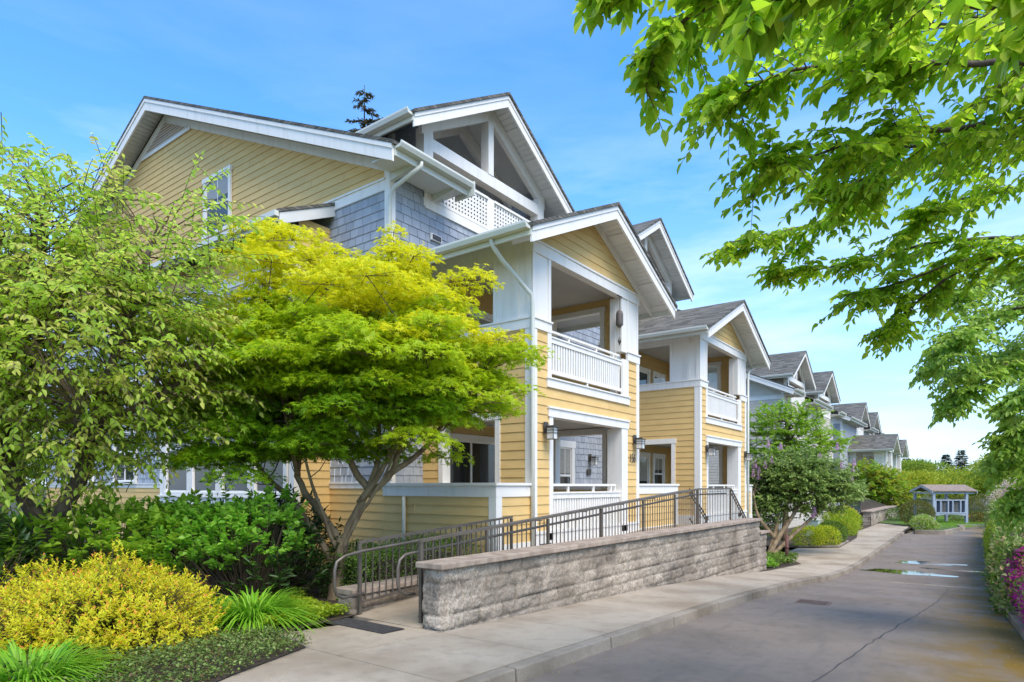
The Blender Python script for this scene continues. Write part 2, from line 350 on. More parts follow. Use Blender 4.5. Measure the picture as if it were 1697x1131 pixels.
def bay(root, sL, wall, body, zb=-1.3, left_low=1.7, detail=True, porch_z=.6):
    W_ = 4.5; sR = sL + W_; tf, tb = 6.8, 9.65; Z1, Z2 = 4.62, 4.80
    wl_ = MB(); sk = dict(expo=.173, base=.78)
    # front siding with the lower opening and the space of the upper balcony panel
    clad(wl_, .12, W_ - .12, .78, Z1, [(.54, 3.9, .6, 3.2), (.48, 3.95, 3.57, Z1)], (sL, tf, 0), X1, -Y1, **sk)
    # side walls
    for x, nx in ((sL, -1), (sR, 1)):
        hole = [(.87, 2.37, left_low, 3.07)]
        clad(wl_, .12, tb - tf, .78, Z1, hole, (x, tf, 0), Y1, X1 * nx, **sk)
        clad(wl_, .16, tb - tf, porch_z, 3.1, hole, (x - nx * .16, tf, 0), Y1, -X1 * nx, **sk)
        clad(wl_, .16, tb - tf, 3.6, 6.3, [(.93, 2.34, 3.6, 6.3)], (x - nx * .16, tf, 0), Y1, -X1 * nx, **sk)
        clad(wl_, .93, 2.34, 3.6, 4.75, [], (x - nx * .16, tf, 0), Y1, -X1 * nx, **sk)
        clad(wl_, .93, 2.34, 6.02, 6.3, [], (x - nx * .16, tf, 0), Y1, -X1 * nx, **sk)
    # back wall of both porches
    clad(wl_, sL + .16, sR - .16, porch_z, 3.1, [], (0, tb - .03, 0), X1, -Y1, **sk)
    clad(wl_, sL + .16, sR - .16, 3.55, 6.3, [], (0, tb - .03, 0), X1, -Y1, **sk)
    # gable siding
    zc = 6.28; sl = .459; apex = 7.55
    hw = (apex - zc) / sl
    lap(wl_, [(2.25 - hw, zc), (2.25 + hw, zc), (2.25, apex)], (sL, tf, 0), X1, -Y1, **sk)
    wl_.build('wall', wall, root)
    t = MB()
    # skirt, bands, corner boards
    t.box(sL - .03, sR + .03, tf - .03, tf + .02, zb, .78); t.box(sL - .03, sL + .02, tf + .021, tb, zb, .78); t.box(sR - .02, sR + .03, tf + .021, tb, zb, .78)
    t.box(sL - .05, sR + .05, tf - .05, tf - .031, .74, .80)
    for a, b in ((sL - .028, sL + .12), (sR - .12, sR + .028)):
        t.box(a, b, tf - .028, tf + .02, .80, Z1)
    for x in (sL, sR): t.box(x - .028, x + .028, tf + .021, tf + .15, .78, Z1)
    for a, b in ((sL - .04, sL + .61), (sR - .6, sR + .04)):
        t.box(a, b, tf - .04, tf + .02, Z1, Z2); t.box(a - .02, b + .01, tf - .065, tf + .02, Z2, Z2 + .035)
    for x in (sL, sR):
        t.box(x - .04, x + .04, tf + .021, tb, Z1, Z2); t.box(x - .065, x + .065, tf + .021, tb, Z2, Z2 + .035)
    # upper panels (board and batten)
    for a, b in ((sL, sL + .61), (sR - .86, sR)):
        t.box(a, b, tf, tf + .15, Z2, 6.28)
    for a in (sL - .012, sL + .52, sR - .60, sR - .10): t.box(a, a + .09, tf - .02, tf - .001, Z2 + .036, 6.05)
    for x, nx in ((sL, -1), (sR, 1)):
        xa, xb = (x, x + .14) if nx < 0 else (x - .14, x)
        t.box(xa, xb, tf + .151, tf + .93, Z2, 6.15); t.box(xa, xb, tf + 2.34, tb, Z2, 6.15); t.box(xa, xb, tf + .151, tb, 6.151, 6.42)
        ia, ib = (x + .141, x + .20) if nx < 0 else (x - .20, x - .141)
        t.box(ia, ib, tf + .81, tf + .93, 4.70, 6.0); t.box(ia, ib, tf + 2.34, tf + 2.46, 4.70, 6.0); t.box(ia, ib, tf + .78, tf + 2.49, 6.001, 6.13); t.box(ia, ib, tf + .78, tf + 2.49, 4.60, 4.699)
        t.box(xa, xb, tf + .931, tf + 2.339, 6.01, 6.149)
        xo = x - .02 if nx < 0 else x + .001
        for u in (.02, .30, .84, 2.345): t.box(xo, xo + .019, tf + u, tf + u + .085, Z2 + .036, 6.15)
        # casing of the lower side opening
        xa, xb = x - .035 if nx < 0 else x - .20, x + .20 if nx < 0 else x + .035
        t.box(xa, xb, tf + .75, tf + .87, left_low - .12, 2.95); t.box(xa, xb, tf + 2.25, tf + 2.37, left_low - .12, 2.95)
        t.box(xa - .01, xb + .01, tf + .72, tf + 2.40, 2.95, 3.10); t.box(xa - .02, xb + .02, tf + .87, tf + 2.25, left_low - .14, left_low)
    t.box(sL - .026, sR + .026, tf - .035, tf + .146, 6.05, 6.25); t.box(sL - .03, sR + .03, tf - .06, tf + .1, 6.251, 6.29)
    # lower opening casing
    t.box(sL + .54, sL + .67, tf - .03, tf + .2, .6, 3.0); t.box(sL + 3.6, sL + 3.9, tf - .03, tf + .35, .6, 3.0)
    t.box(sL + .5, sL + 3.94, tf - .045, tf + .2, 3.0, 3.16); t.box(sL + .48, sL + 3.96, tf - .07, tf + .1, 3.161, 3.2)
    # upper opening jambs, sill board
    t.box(sL + .48, sL + .61, tf - .03, tf + .16, 3.75, Z1 - .001); t.box(sL + 3.64, sL + 3.95, tf - .03, tf + .02, 3.75, Z1 - .001)
    t.box(sL + 3.63, sL + 3.9, tf + .151, tf + .3, 3.75, 6.05)
    t.box(sL + .45, sL + 3.98, tf - .045, tf + .05, 3.57, 3.73); t.box(sL + .43, sL + 4.0, tf - .07, tf + .05, 3.731, 3.76)
    # frieze along the gable
    for s in (-1, 1):
        uo = 2.95
        top = lambda u: 7.50 - abs(u) * sl
        c_ = sL + 2.25
        t.hexa([(c_ + s * uo, tf - .05, top(uo)), (c_, tf - .05, top(0)), (c_, tf - .05, top(0) - .2), (c_ + s * uo, tf - .05, top(uo) - .2)],
               [(c_ + s * uo, tf - .021, top(uo)), (c_, tf - .021, top(0)), (c_, tf - .021, top(0) - .2), (c_ + s * uo, tf - .021, top(uo) - .2)])
    t.build('trim', M['white'], root)
    # floors and ceilings
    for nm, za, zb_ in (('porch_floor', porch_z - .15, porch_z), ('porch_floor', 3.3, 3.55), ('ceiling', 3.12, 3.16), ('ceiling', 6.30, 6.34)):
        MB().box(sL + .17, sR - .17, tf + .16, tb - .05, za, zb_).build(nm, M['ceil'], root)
    # lower balustrade
    b = MB(); slats(b, sL + .68, sL + 3.58, tf + .04, .68, 1.40)
    b.box(sL + .67, sL + 3.6, tf + .075, tf + .09, .70, 1.40)
    b.box(sL + .67, sL + 3.6, tf + .02, tf + .11, 1.40, 1.50); b.box(sL + .67, sL + 3.6, tf, tf + .13, 1.501, 1.535)
    b.box(sL + .67, sL + 3.45, tf + .04, tf + .09, 1.65, 1.70)
    for x in (sL + 1.35, sL + 2.4, sL + 3.2, sL + 3.4): b.box(x, x + .04, tf + .045, tf + .085, 1.536, 1.649)
    b.box(sL + .67, sL + 3.6, tf + .03, tf + .1, .6, .68)
    b.build('balustrade', M['white'], root)
    b = MB(); slats(b, sL + .62, sL + 3.62, tf + .03, 3.93, 4.46)
    b.box(sL + .61, sL + 3.64, tf + .02, tf + .08, 3.86, 3.93); b.box(sL + .61, sL + 3.64, tf + .01, tf + .09, 4.46, 4.55); b.box(sL + .61, sL + 3.64, tf - .01, tf + .11, 4.551, 4.58)
    b.box(sL + .61, sL + 3.60, tf + .03, tf + .08, 4.67, 4.71)
    for x in (sL + 1.35, sL + 2.5, sL + 3.3): b.box(x, x + .04, tf + .035, tf + .075, 4.581, 4.669)
    b.box(sL + 2.1, sL + 2.14, tf + .03, tf + .07, 3.761, 3.859)
    b.build('balcony_railing', M['white'], root)
    for zf in (porch_z, 3.55):
        dz = zf
        window(root, (0, tb - .055, 0), X1, -Y1, sL + .55, sL + 2.45, dz + .06, dz + 2.1, 'sliding_door', cols=2, casing=.11)
        window(root, (0, tb - .055, 0), X1, -Y1, sL + 2.95, sL + 3.75, dz + .75, dz + 2.1, 'window', upper=.55, casing=.11)
    if detail:
        for x in (sL + .2, sL + 4.0):
            v = MB(); v.box(x, x + .36, tf - .055, tf - .035, .40, .55)
            v.build('foundation_vent', M['dark'], root)
    f = lambda u, v, z: (sL + 2.25 + u, v, z)
    gable_roof(root, f, 3.12, 6.17, 7.61, 6.2, 9.65, .6)

def dormer(root, sc, wallm):
    tf = 9.65; zf = 7.7
    t = MB(); c = sc
    # posts, beam, king post, raking boards
    for s in (-1, 1):
        t.box(c + s * 2.16 - .14, c + s * 2.16 + .14, tf - .03, tf + .22, 7.66, 9.55 - .18)
    t.box(c - 2.02, c + 2.02, tf - .02, tf + .2, 8.93, 9.20)
    t.box(c - .10, c + .10, tf - .035, tf + .2, 9.201, 10.55)
    sl = .6; top = lambda u: 10.88 - abs(u) * sl
    for s in (-1, 1):
        for dy in (-.025, .9):
            t.hexa([(c + s * 2.35, tf + dy, top(2.35)), (c, tf + dy, top(0)), (c, tf + dy, top(0) - .36), (c + s * 2.35, tf + dy, top(2.35) - .30)],
                   [(c + s * 2.35, tf + dy + .12, top(2.35)), (c, tf + dy + .12, top(0)), (c, tf + dy + .12, top(0) - .36), (c + s * 2.35, tf + dy + .12, top(2.35) - .30)])
    # trim band round the deck, lattice frame
    t.box(c - 2.26, c + 2.26, tf - .045, tf + .02, 7.62, 7.82); t.box(c - 2.3, c - 2.08, tf - .046, tf + .02, 7.821, 8.75); t.box(c + 2.08, c + 2.3, tf - .046, tf + .02, 7.821, 8.75)
    t.box(c - .12, c + .12, tf - .03, tf + .03, 7.821, 8.62)
    t.build('dormer_frame', M['white'], root)
    la = MB()
    for a, b in ((c - 2.08, c - .12), (c + .12, c + 2.08)):
        n = int((b - a) / .105); p = (b - a) / n
        for i in range(n + 1): x = a + p * i; la.box(x - .026, x + .026, tf - .02, tf - .008, 7.86, 8.56)
        for k in range(8): z = 7.88 + k * .092; la.box(a, b, tf - .007, tf + .004, z, z + .05)
        la.box(a, b, tf - .05, tf + .04, 8.561, 8.62); la.box(a, b, tf - .05, tf + .04, 7.825, 7.87)
    la.build('lattice_railing', M['white'], root)
    w = MB()
    zt = lambda u: 10.85 - abs(u) * .6
    lap(w, [(-2.1, 7.7), (2.1, 7.7), (2.1, zt(2.1)), (0, zt(0)), (-2.1, zt(-2.1))], (c, 12.2, 0), X1, -Y1, shingle=True, expo=.18)
    for s in (-1, 1):
        lap(w, [(0.22, 7.7), (2.55, 7.7), (2.55, 9.6), (0.22, 9.6)], (c + s * 2.10, tf, 0), Y1, X1 * -s, shingle=True, expo=.18)
        lap(w, [(0.22, 7.9), (4.6, 7.9), (4.6, 9.6), (0.22, 9.6)], (c + s * 2.24, tf, 0), Y1, X1 * s, shingle=True, expo=.18)
    w.build('dormer_wall', wallm, root)
    d = MB(); d.box(c - 2.1, c + 2.1, tf + .03, 12.2, 7.55, 7.68); d.build('deck', M['ceil'], root)
    window(root, (c, 12.17, 0), X1, -Y1, -.7, .7, 7.75, 9.6, 'balcony_door', cols=2)
    f = lambda u, v, z: (c + u, v, z)
    gable_roof(root, f, 3.1, 9.15, 11.01, 9.1, 15.6, .55, sv=11.2)

def block(S0, Z0, pal, label, cat, group, near=False, bays=((9.8, 0), (18.5, 0)), dorms=((12.1, 0), (20.9, 0)), e1=24.15):
    """one building of the row: gabled block with two porch bays and two dormers"""
    root = empty('apartment_building', (S0, 0, Z0), label, cat, group)
    e = 8.85; tf, tb, tr = 9.65, 28.55, 19.1
    zb = -1.3 - Z0
    sk = dict(expo=.173, base=.78); sh = dict(expo=.18, base=1.7, shingle=True)
    up, lo = MB(), MB()
    # street wall: yellow below, shingles above, open above the deck line at the dormers
    clad(lo, e + .12, e1 - .12, zb, 1.6, [(b_, b_ + 4.5, -2, 6.2 + dz_) for b_, dz_ in bays], (0, tf, 0), X1, -Y1, **sk)
    clad(up, e + .12, e1 - .12, 1.7, 8.15, [(b_, b_ + 4.5, 1.6, 6.3 + dz_) for b_, dz_ in bays] + [(d_ - 2.26, d_ + 2.26, 7.62 + dz_, 8.3) for d_, dz_ in dorms], (0, tf, 0), X1, -Y1, **sh)
    # end walls
    zt = lambda t_: 12.35 - abs(t_ - tr) * .4457
    wins = [(18.0, 19.2, 1.8, 3.3), (18.0, 19.2, 4.9, 6.5), (21.0, 22.4, 1.8, 3.3), (21.0, 22.4, 4.9, 6.5), (24.2, 25.4, 1.8, 3.3)]
    for x, nx in ((e, -1), (e1, 1)):
        clad(lo, tf + .12, tb, zb, 1.6, [], (x, 0, 0), Y1, X1 * nx, **sk)
        clad(up, tf + .12, tb, 1.7, 7.66, [], (x, 0, 0), Y1, X1 * nx, **sh)
        lap(lo, [(tf + .12, 7.86), (tb, 7.86), (tb, zt(tb)), (tr, zt(tr)), (tf + .12, zt(tf + .12))], (x, 0, 0), Y1, X1 * nx, **sk)
    lo.build('wall', pal[0], root); up.build('shingle_wall', pal[1], root)
    if near:
        for (a, b, c, d) in wins: window(root, (e - .02, 0, 0), Y1, -X1, a, b, c, d, 'window', cols=2, upper=.62)
    window(root, (e - .02, 0, 0), Y1, -X1, 15.6, 16.75, 8.35, 9.75, 'window', upper=.5, pane_mat=M['dglass'])
    t = MB()
    for x, nx in ((e, -1), (e1, 1)):
        xa, xb = (x - .03, x + .01) if nx < 0 else (x - .01, x + .03)
        t.box(xa, xb, tf + .121, tb, 1.6, 1.7); t.box(xa - .02 * (nx < 0), xb + .02 * (nx > 0), tf + .121, tb, 1.701, 1.73)
        t.box(xa, xb, tf + .121, tb, 7.66, 7.86); t.box(xa - .025 * (nx < 0), xb + .025 * (nx > 0), tf + .1, tb, 7.861, 7.90)
        t.box(xa, xb, tf - .03, tf + .12, zb, 8.35)
        for s in (-1, 1):
            z_ = lambda u: 12.42 - u * .4457
            for L in (9.55,):
                xa, xb = (xa - .005, xb - .001) if nx < 0 else (xa + .001, xb + .005)
                t.hexa([(xa, tr + s * L, z_(L)), (xa, tr, z_(0)), (xa, tr, z_(0) - .22), (xa, tr + s * L, z_(L) - .22)],
                       [(xb, tr + s * L, z_(L)), (xb, tr, z_(0)), (xb, tr, z_(0) - .22), (xb, tr + s * L, z_(L) - .22)])
    t.box(e + .011, e + .13, tf - .03, tf + .01, zb, 8.35); t.box(e1 - .13, e1 - .011, tf - .03, tf + .01, zb, 8.35)
    bx_ = [e + .13] + [v for b_, _z in bays for v in (b_, b_ + 4.5)] + [e1 - .13]
    for a, b in zip(bx_[::2], bx_[1::2]): t.box(a, b, tf - .03, tf + .01, 1.58, 1.7)
    dx_ = [e + .13] + [v for d_, _z in dorms for v in (d_ - 2.3, d_ + 2.3)] + [e1 - .13]
    for a, b in zip(dx_[::2], dx_[1::2]): t.box(a, b, tf - .03, tf + .01, 7.98, 8.3)
    t.build('trim', M['white'], root)
    # louvre in the gable top
    lv = MB()
    for k in range(9):
        z = 11.62 + k * .075; hw = (12.25 - z) / .4457
        if hw > .05: lv.add([(e - .05, tr - hw, z), (e - .05, tr + hw, z), (e - .02, tr + hw, z + .06), (e - .02, tr - hw, z + .06)], [(0, 3, 2, 1)])
    lv.box(e - .055, e - .02, tr - 1.5, tr + 1.5, 11.5, 11.6)
    lv.build('gable_vent', M['white'], root)
    # main roof in pieces so that the dormer decks stay open
    rf = MB(); sl = .4457; X9 = e1 + .6
    zz = lambda t_: 12.70 - abs(t_ - tr) * sl
    def slab(mb, a, b, t0, t1, dz, th):
        mb.hexa([(a, t0, zz(t0) + dz), (a, t1, zz(t1) + dz), (a, t1, zz(t1) + dz - th), (a, t0, zz(t0) + dz - th)],
                [(b, t0, zz(t0) + dz), (b, t1, zz(t1) + dz), (b, t1, zz(t1) + dz - th), (b, t0, zz(t0) + dz - th)])
    cu_ = [8.25] + [v for d_, _z in dorms for v in (d_ - 2.12, d_ + 2.12)] + [X9]
    pcs = [(a, b, 8.90 if i % 2 == 0 else 12.3) for i, (a, b) in enumerate(zip(cu_[:-1], cu_[1:]))]
    for i, (a, b, t0) in enumerate(pcs):
        slab(rf, a, b, t0, tr, 0, .07)
    slab(rf, cu_[1], cu_[1] + .44, 8.90, 9.60, 0, .07)
    slab(rf, 8.25, X9, tr, 29.3, 0, .07)
    rf.build('roof', M['roof'], root)
    so = MB()
    for k in range(75):   # soffit boards of the rake overhang
        a = 9.0 + k * .135
        dz = -.115 if k % 6 == 5 else -.10
        slab(so, 8.32, e, a, a + .122, dz, .02)
    so.build('soffit', M['soffit'], root); so = MB()
    for k in range(75):
        a = tr + .01 + k * .135; slab(so, 8.32, e, a, a + .122, -.10, .02)
    so.build('soffit', M['soffit'], root)
    for i, (a, b, t0) in enumerate(pcs[::2]): so = MB(); xb_ = min(b, X9 - .05) + (.42 if i == 0 else 0); so.box(max(a, 8.34), xb_, 8.975, 9.61, 7.955, 7.975); so.hexa([(xb_ - .03, 8.97, 7.976), (xb_ - .03, 8.97, 8.1), (xb_ - .03, 9.6, 8.37), (xb_ - .03, 9.6, 7.976)], [(xb_, 8.97, 7.976), (xb_, 8.97, 8.1), (xb_, 9.6, 8.37), (xb_, 9.6, 7.976)]); so.build('soffit', M['soffit'], root)
    for x, d in ((8.28, .045), (X9 - .03, -.045)):
        for t0 in (8.96, 29.24):
            bb = MB()
            z_ = lambda t_: zz(t_) - .075
            bb.hexa([(x, t0, z_(t0)), (x, tr, z_(tr)), (x, tr, z_(tr) - .32), (x, t0, z_(t0) - .32)], [(x + d, t0, z_(t0)), (x + d, tr, z_(tr)), (x + d, tr, z_(tr) - .32), (x + d, t0, z_(t0) - .32)])
            y = x - d * .45
            bb.hexa([(y, t0, z_(t0)), (y, tr, z_(tr)), (y, tr, z_(tr) - .09), (y, t0, z_(t0) - .09)], [(x - d * .05, t0, z_(t0)), (x - d * .05, tr, z_(tr)), (x - d * .05, tr, z_(tr) - .09), (x - d * .05, t0, z_(t0) - .09)])
            bb.build('barge_board', M['white'], root)
    for i, (a, b) in enumerate([(max(p_[0], 8.33) - (.42 if i_ else 0), min(p_[1] + .44, X9 - .05)) for i_, p_ in enumerate(pcs[::2])]):
        g = MB()
        prof = [(8.93, 8.03), (8.80, 8.03), (8.76, 8.10), (8.76, 8.14), (8.78, 8.14), (8.80, 8.09), (8.90, 8.07), (8.93, 8.07)]
        k = len(prof); g.v = [(a, t_, z) for t_, z in prof] + [(b, t_, z) for t_, z in prof]
        g.f = [(j, (j+1) % k, k+(j+1) % k, k+j) for j in range(k)] + [tuple(reversed(range(k))), tuple(range(k, 2*k))]
        g.box(a, b, 8.931, 8.97, 7.9, 8.09); g.box(b, b + .03, 8.74, 9.3, 7.86, 8.16)
        nb = int((b - a) / 1.2)
        for j in range(nb + 1):   # rafter tails
            x = a + .5 + j * 1.2
            if x < b - .1: g.hexa([(x, 8.98, 7.90), (x, 8.98, 7.954), (x, 9.62, 7.954), (x, 9.62, 7.80)], [(x + .09, 8.98, 7.90), (x + .09, 8.98, 7.954), (x + .09, 9.62, 7.954), (x + .09, 9.62, 7.80)])
        g.build('gutter', M['cream'], root)
    for sL_, dz_ in bays:
        n0 = set(root.children); bay(root, sL_, pal[0], None, zb)
        if dz_:
            for o_ in set(root.children) - n0: o_.location.z = dz_
    for sc_, dz_ in dorms:
        n0 = set(root.children); dormer(root, sc_, pal[1])
        if dz_:
            for o_ in set(root.children) - n0: o_.location.z = dz_
    return root
yb = block(0, 0, (M['yellow'], M['blue']), 'yellow and blue grey three storey apartment building with white trim, nearest of the row', 'building', 'gabled apartment buildings along the lane', near=True)
b2 = block(31.3, -.78, (M['beige'], M['beige']), 'beige gabled apartment building just past the yellow one, behind the lilac', 'building', 'gabled apartment buildings along the lane', bays=())
b3 = block(50.6, -.74, (M['white'], M['greyshingle']), 'pale white gabled apartment building farthest down the lane near the mailbox shelter', 'building', 'gabled apartment buildings along the lane', bays=((12.55, -.59), (20.05, -.66)), dorms=((18.25, -.62), (26.3, -.79)), e1=30.5)

# ---- extra parts of the yellow building
def pipe(name, pts, r=.042, mat='cream', parent=yb):
    return MB().tube(pts, r, 10).build(name, M[mat], parent, smooth=True)
pipe('downspout', [(8.95, 8.86, 8.0), (8.95, 8.86, 7.92), (8.86, 8.98, 7.80), (8.80, 9.45, 7.62), (8.79, 9.58, 7.45), (8.79, 9.58, 5), (8.79, 9.58, 1.75)])
pipe('downspout', [(8.86, 7.05, 6.05), (8.90, 7.05, 5.95), (9.1, 7.0, 5.75), (9.55, 6.83, 5.35), (9.70, 6.75, 5.2), (9.72, 6.74, 5.05), (9.72, 6.74, 2.8), (9.72, 6.74, .25)])
pipe('downspout', [(24.0, 6.9, 6.05), (23.9, 6.85, 5.9), (23.3, 6.75, 5.75), (23.12, 6.74, 5.6), (23.12, 6.74, 3), (23.12, 6.74, -.6)], .04)
pipe('downspout', [(8.64, 9.02, 1.45), (8.64, 9.02, .2)], .035)
# patio walls at porch level
def patio_wall(segs):
    w, t = MB(), MB()
    for (a, b, N) in segs:
        (x0, y0), (x1, y1) = a, b; L = math.hypot(x1 - x0, y1 - y0); U = Vector(((x1 - x0) / L, (y1 - y0) / L, 0))
        lap(w, [(.14, -1.2), (L, -1.2), (L, 1.46), (.14, 1.46)], (x0, y0, 0), U, N, base=.78, expo=.173)
        def bx(u0, u1, z0, z1, n0, n1):
            p = lambda u, z, n_: Vector((x0, y0, z)) + U * u + Vector(N) * n_
            t.hexa([p(u0, z0, n0), p(u1, z0, n0), p(u1, z1, n0), p(u0, z1, n0)], [p(u0, z0, n1), p(u1, z0, n1), p(u1, z1, n1), p(u0, z1, n1)])
        bx(-.025, L, 1.46, 1.66, -.1, .028); bx(-.05, L, 1.661, 1.71, -.14, .06); bx(-.024, .14, -1.2, 1.459, -.02, .026)
        if N[1] < 0: bx(-.03, L, -1.2, .62, -.01, .035)
    w.build('patio_wall', M['yellow'], yb); t.build('patio_wall_trim', M['white'], yb)
patio_wall([((8.69, 6.8), (9.76, 6.8), (0, -1, 0)), ((8.688, 6.8), (8.688, 9.64), (-1, 0, 0))])
patio_wall([((16.75, 6.8), (14.33, 6.8), (0, -1, 0)), ((16.752, 6.8), (16.752, 9.6), (1, 0, 0))])
patio_wall([((24.05, 6.9), (23.05, 6.9), (0, -1, 0))])
pf = MB(); pf.box(8.72, 9.78, 6.83, 9.6, .3, .58); pf.box(14.33, 16.7, 6.83, 9.6, .3, .58); pf.box(23.05, 24.0, 6.95, 9.6, .3, .58); pf.build('patio_floor', M['ceil'], yb)
# two storey window bay on the end wall
w, t = MB(), MB()
xe = 7.95; ya, ybk = 11.55, 17.4
clad(w, ya + .12, ybk - .12, 3.35, 4.5, [], (xe, 0, 0), Y1, -X1, base=.78)
clad(w, ya + .12, ybk - .12, -.4, 1.2, [], (xe + .06, 0, 0), Y1, -X1, base=.78)
clad(w, ya, ybk, 6.45, 7.1, [], (xe, 0, 0), Y1, -X1, base=.78)
for y, n in ((ya, -1), (ybk, 1)): clad(w, xe + .1, 8.84, -.4, 7.3, [], (0, y, 0), X1, Y1 * n, base=.78)
w.build('window_bay_wall', M['yellow'], yb)
for y in (ya, ybk - .14): t.box(xe - .03, xe + .12, y - .02, y + .16, -.4, 7.1)
for z0, z1 in ((1.2, 1.38), (3.2, 3.35), (4.5, 4.68), (6.3, 6.45)): t.box(xe - .04, xe + .02, ya + .14, ybk - .14, z0, z1)
t.box(xe - .09, xe + .02, ya - .04, ybk + .04, 1.381, 1.42)
t.build('window_bay_trim', M['white'], yb)
for z0, z1 in ((1.5, 3.1), (4.8, 6.2)):
    for k in range(4):
        y = ya + .32 + k * 1.36; window(yb, (xe, 0, 0), Y1, -X1, y, y + 1.08, z0, z1, 'window', casing=.13, upper=.68)
sr, sf = MB(), MB()
sr.hexa([(7.45, 11.35, 7.22), (8.86, 11.35, 7.84), (8.86, 11.35, 7.77), (7.45, 11.35, 7.15)], [(7.45, 17.6, 7.22), (8.86, 17.6, 7.84), (8.86, 17.6, 7.77), (7.45, 17.6, 7.15)])
sr.build('window_bay_roof', M['roof'], yb)
for y in (11.37, 17.54): sf.hexa([(7.48, y, 7.15), (8.84, y, 7.76), (8.84, y, 7.53), (7.48, y, 6.92)], [(7.48, y + .04, 7.15), (8.84, y + .04, 7.76), (8.84, y + .04, 7.53), (7.48, y + .04, 6.92)])
sf.hexa([(7.50, 11.42, 7.10), (8.84, 11.42, 7.70), (8.84, 11.42, 7.67), (7.50, 11.42, 7.07)], [(7.50, 17.5, 7.10), (8.84, 17.5, 7.70), (8.84, 17.5, 7.67), (7.50, 17.5, 7.07)])
sf.build('soffit', M['soffit'], yb)
g = MB(); g.box(7.36, 7.46, 11.36, 17.6, 7.06, 7.17); g.box(7.46, 7.49, 11.42, 17.5, 6.98, 7.15); g.build('gutter', M['cream'], yb)
v = MB(); v.box(9.99, 10.31, 9.58, 9.63, 6.98, 7.12)
vo = v.build('wall_vent', M['white'], yb); v = MB(); v.box(10.02, 10.28, 9.565, 9.579, 7.0, 7.1); v.build('vent_opening', M['dark'], vo)
# wall lanterns
def lantern(x, y, z, n=(0, -1)):
    r = empty('wall_lantern', (x, y, z)); r.parent = yb
    a = MB(); a.box(-.07, .07, -.02, 0, -.02, .2); a.build('back_plate', M['dark'], r)
    h = MB(); h.box(-.015, .015, -.20, -.02, .10, .13); h.box(-.10, .10, -.25, -.05, .085, .10)
    for px_ in (-.085, .075):
        for py_ in (-.235, -.075): h.box(px_, px_ + .01, py_, py_ + .01, -.14, .085)
    for z_ in (-.14, -.02, .03): 
        h.box(-.085, .085, -.235, -.225, z_, z_ + .01); h.box(-.085, .085, -.075, -.065, z_, z_ + .01); h.box(-.085, -.075, -.235, -.065, z_, z_ + .01); h.box(.075, .085, -.235, -.065, z_, z_ + .01)
    h.build('lantern_frame', M['dark'], r)
    g = MB(); g.box(-.07, .07, -.22, -.08, -.135, .08); g.build('lantern_glass', M['lampglass'], r)
    if n == (-1, 0): r.rotation_euler[2] = R(-90)
    return r
for (x, z) in ((10.18, 2.68), (14.05, 2.68), (19.0, 2.70), (22.85, 2.68)): lantern(x, 6.76, z)
lantern(16.9, 9.61, 2.42)
nb = MB(); nb.box(16.72, 16.92, 9.58, 9.61, 1.98, 2.16); nb.build('notice_plate', M['dark'], yb)
ed = window(yb, (0, 9.60, 0), X1, -Y1, 15.1, 15.75, .65, 2.75, 'entry_door', rows=1, upper=.62, casing=.16)
# house number
cu = bpy.data.curves.new('house_number', 'FONT'); cu.body = '156'; cu.size = .30; cu.extrude = .004; cu.align_x = 'CENTER'; cu.space_character = 1.05
_tmp = bpy.data.objects.new('tmp', cu); C.objects.link(_tmp); bpy.context.view_layer.update(); _me = bpy.data.meshes.new_from_object(_tmp); bpy.data.objects.remove(_tmp)
ho = bpy.data.objects.new('house_number', _me); C.objects.link(ho); ho.location = (13.95, 6.765, 2.22); ho.rotation_euler = (R(90), 0, 0)
ho.data.materials.clear(); ho.data.materials.append(M['dark']); ho.parent = yb; ho.scale = (.70, 1, 1)

# ------------------------------------------------------------------ ground, road, pavement
def agg(name, c1, c2, c3, rough, speck=260, stain=.35):
    """concrete with exposed aggregate: speckle, blotches and darker damp stains"""
    m, n, l, p = base_mat(name, c1, rough, .35)
    t = n.new('ShaderNodeTexCoord')
    def noise(sc, d, lo, hi, stretch=None):
        x = n.new('ShaderNodeTexNoise'); x.inputs['Scale'].default_value = sc; x.inputs['Detail'].default_value = d
        if stretch:
            mm = n.new('ShaderNodeMapping'); mm.inputs['Scale'].default_value = stretch; l.new(t.outputs['Object'], mm.inputs[0]); l.new(mm.outputs[0], x.inputs['Vector'])
        else: l.new(t.outputs['Object'], x.inputs['Vector'])
        r = n.new('ShaderNodeMapRange'); r.inputs[1].default_value = lo; r.inputs[2].default_value = hi; l.new(x.outputs['Fac'], r.inputs[0]); return r.outputs[0]
    def mix(f, a, b):
        x = n.new('ShaderNodeMix'); x.data_type = 'RGBA'; l.new(f, x.inputs[0])
        for i, v in ((6, a), (7, b)):
            if isinstance(v, tuple): x.inputs[i].default_value = (*v, 1)
            else: l.new(v, x.inputs[i])
        return x.outputs[2]
    s1 = noise(speck, 2, .38, .62); s2 = noise(.9, 5, .42, .72); s3 = noise(6, 5, .5, .8)
    c = mix(s1, c1, c2); c = mix(s2, c, c3)
    d = n.new('ShaderNodeHueSaturation'); d.inputs['Value'].default_value = .78; l.new(c, d.inputs['Color'])
    c = mix(s3, c, d.outputs[0]); l.new(c, p.inputs['Base Color'])
    bp = n.new('ShaderNodeBump'); bp.inputs['Strength'].default_value = .5; bp.inputs['Distance'].default_value = .004
    l.new(s1, bp.inputs['Height']); l.new(bp.outputs[0], p.inputs['Normal'])
    return m, n, l, p, t, noise, mix, c
M['walk'] = agg('exposed aggregate pavement', (.34, .275, .195), (.58, .495, .38), (.30, .235, .16), .9)[0]
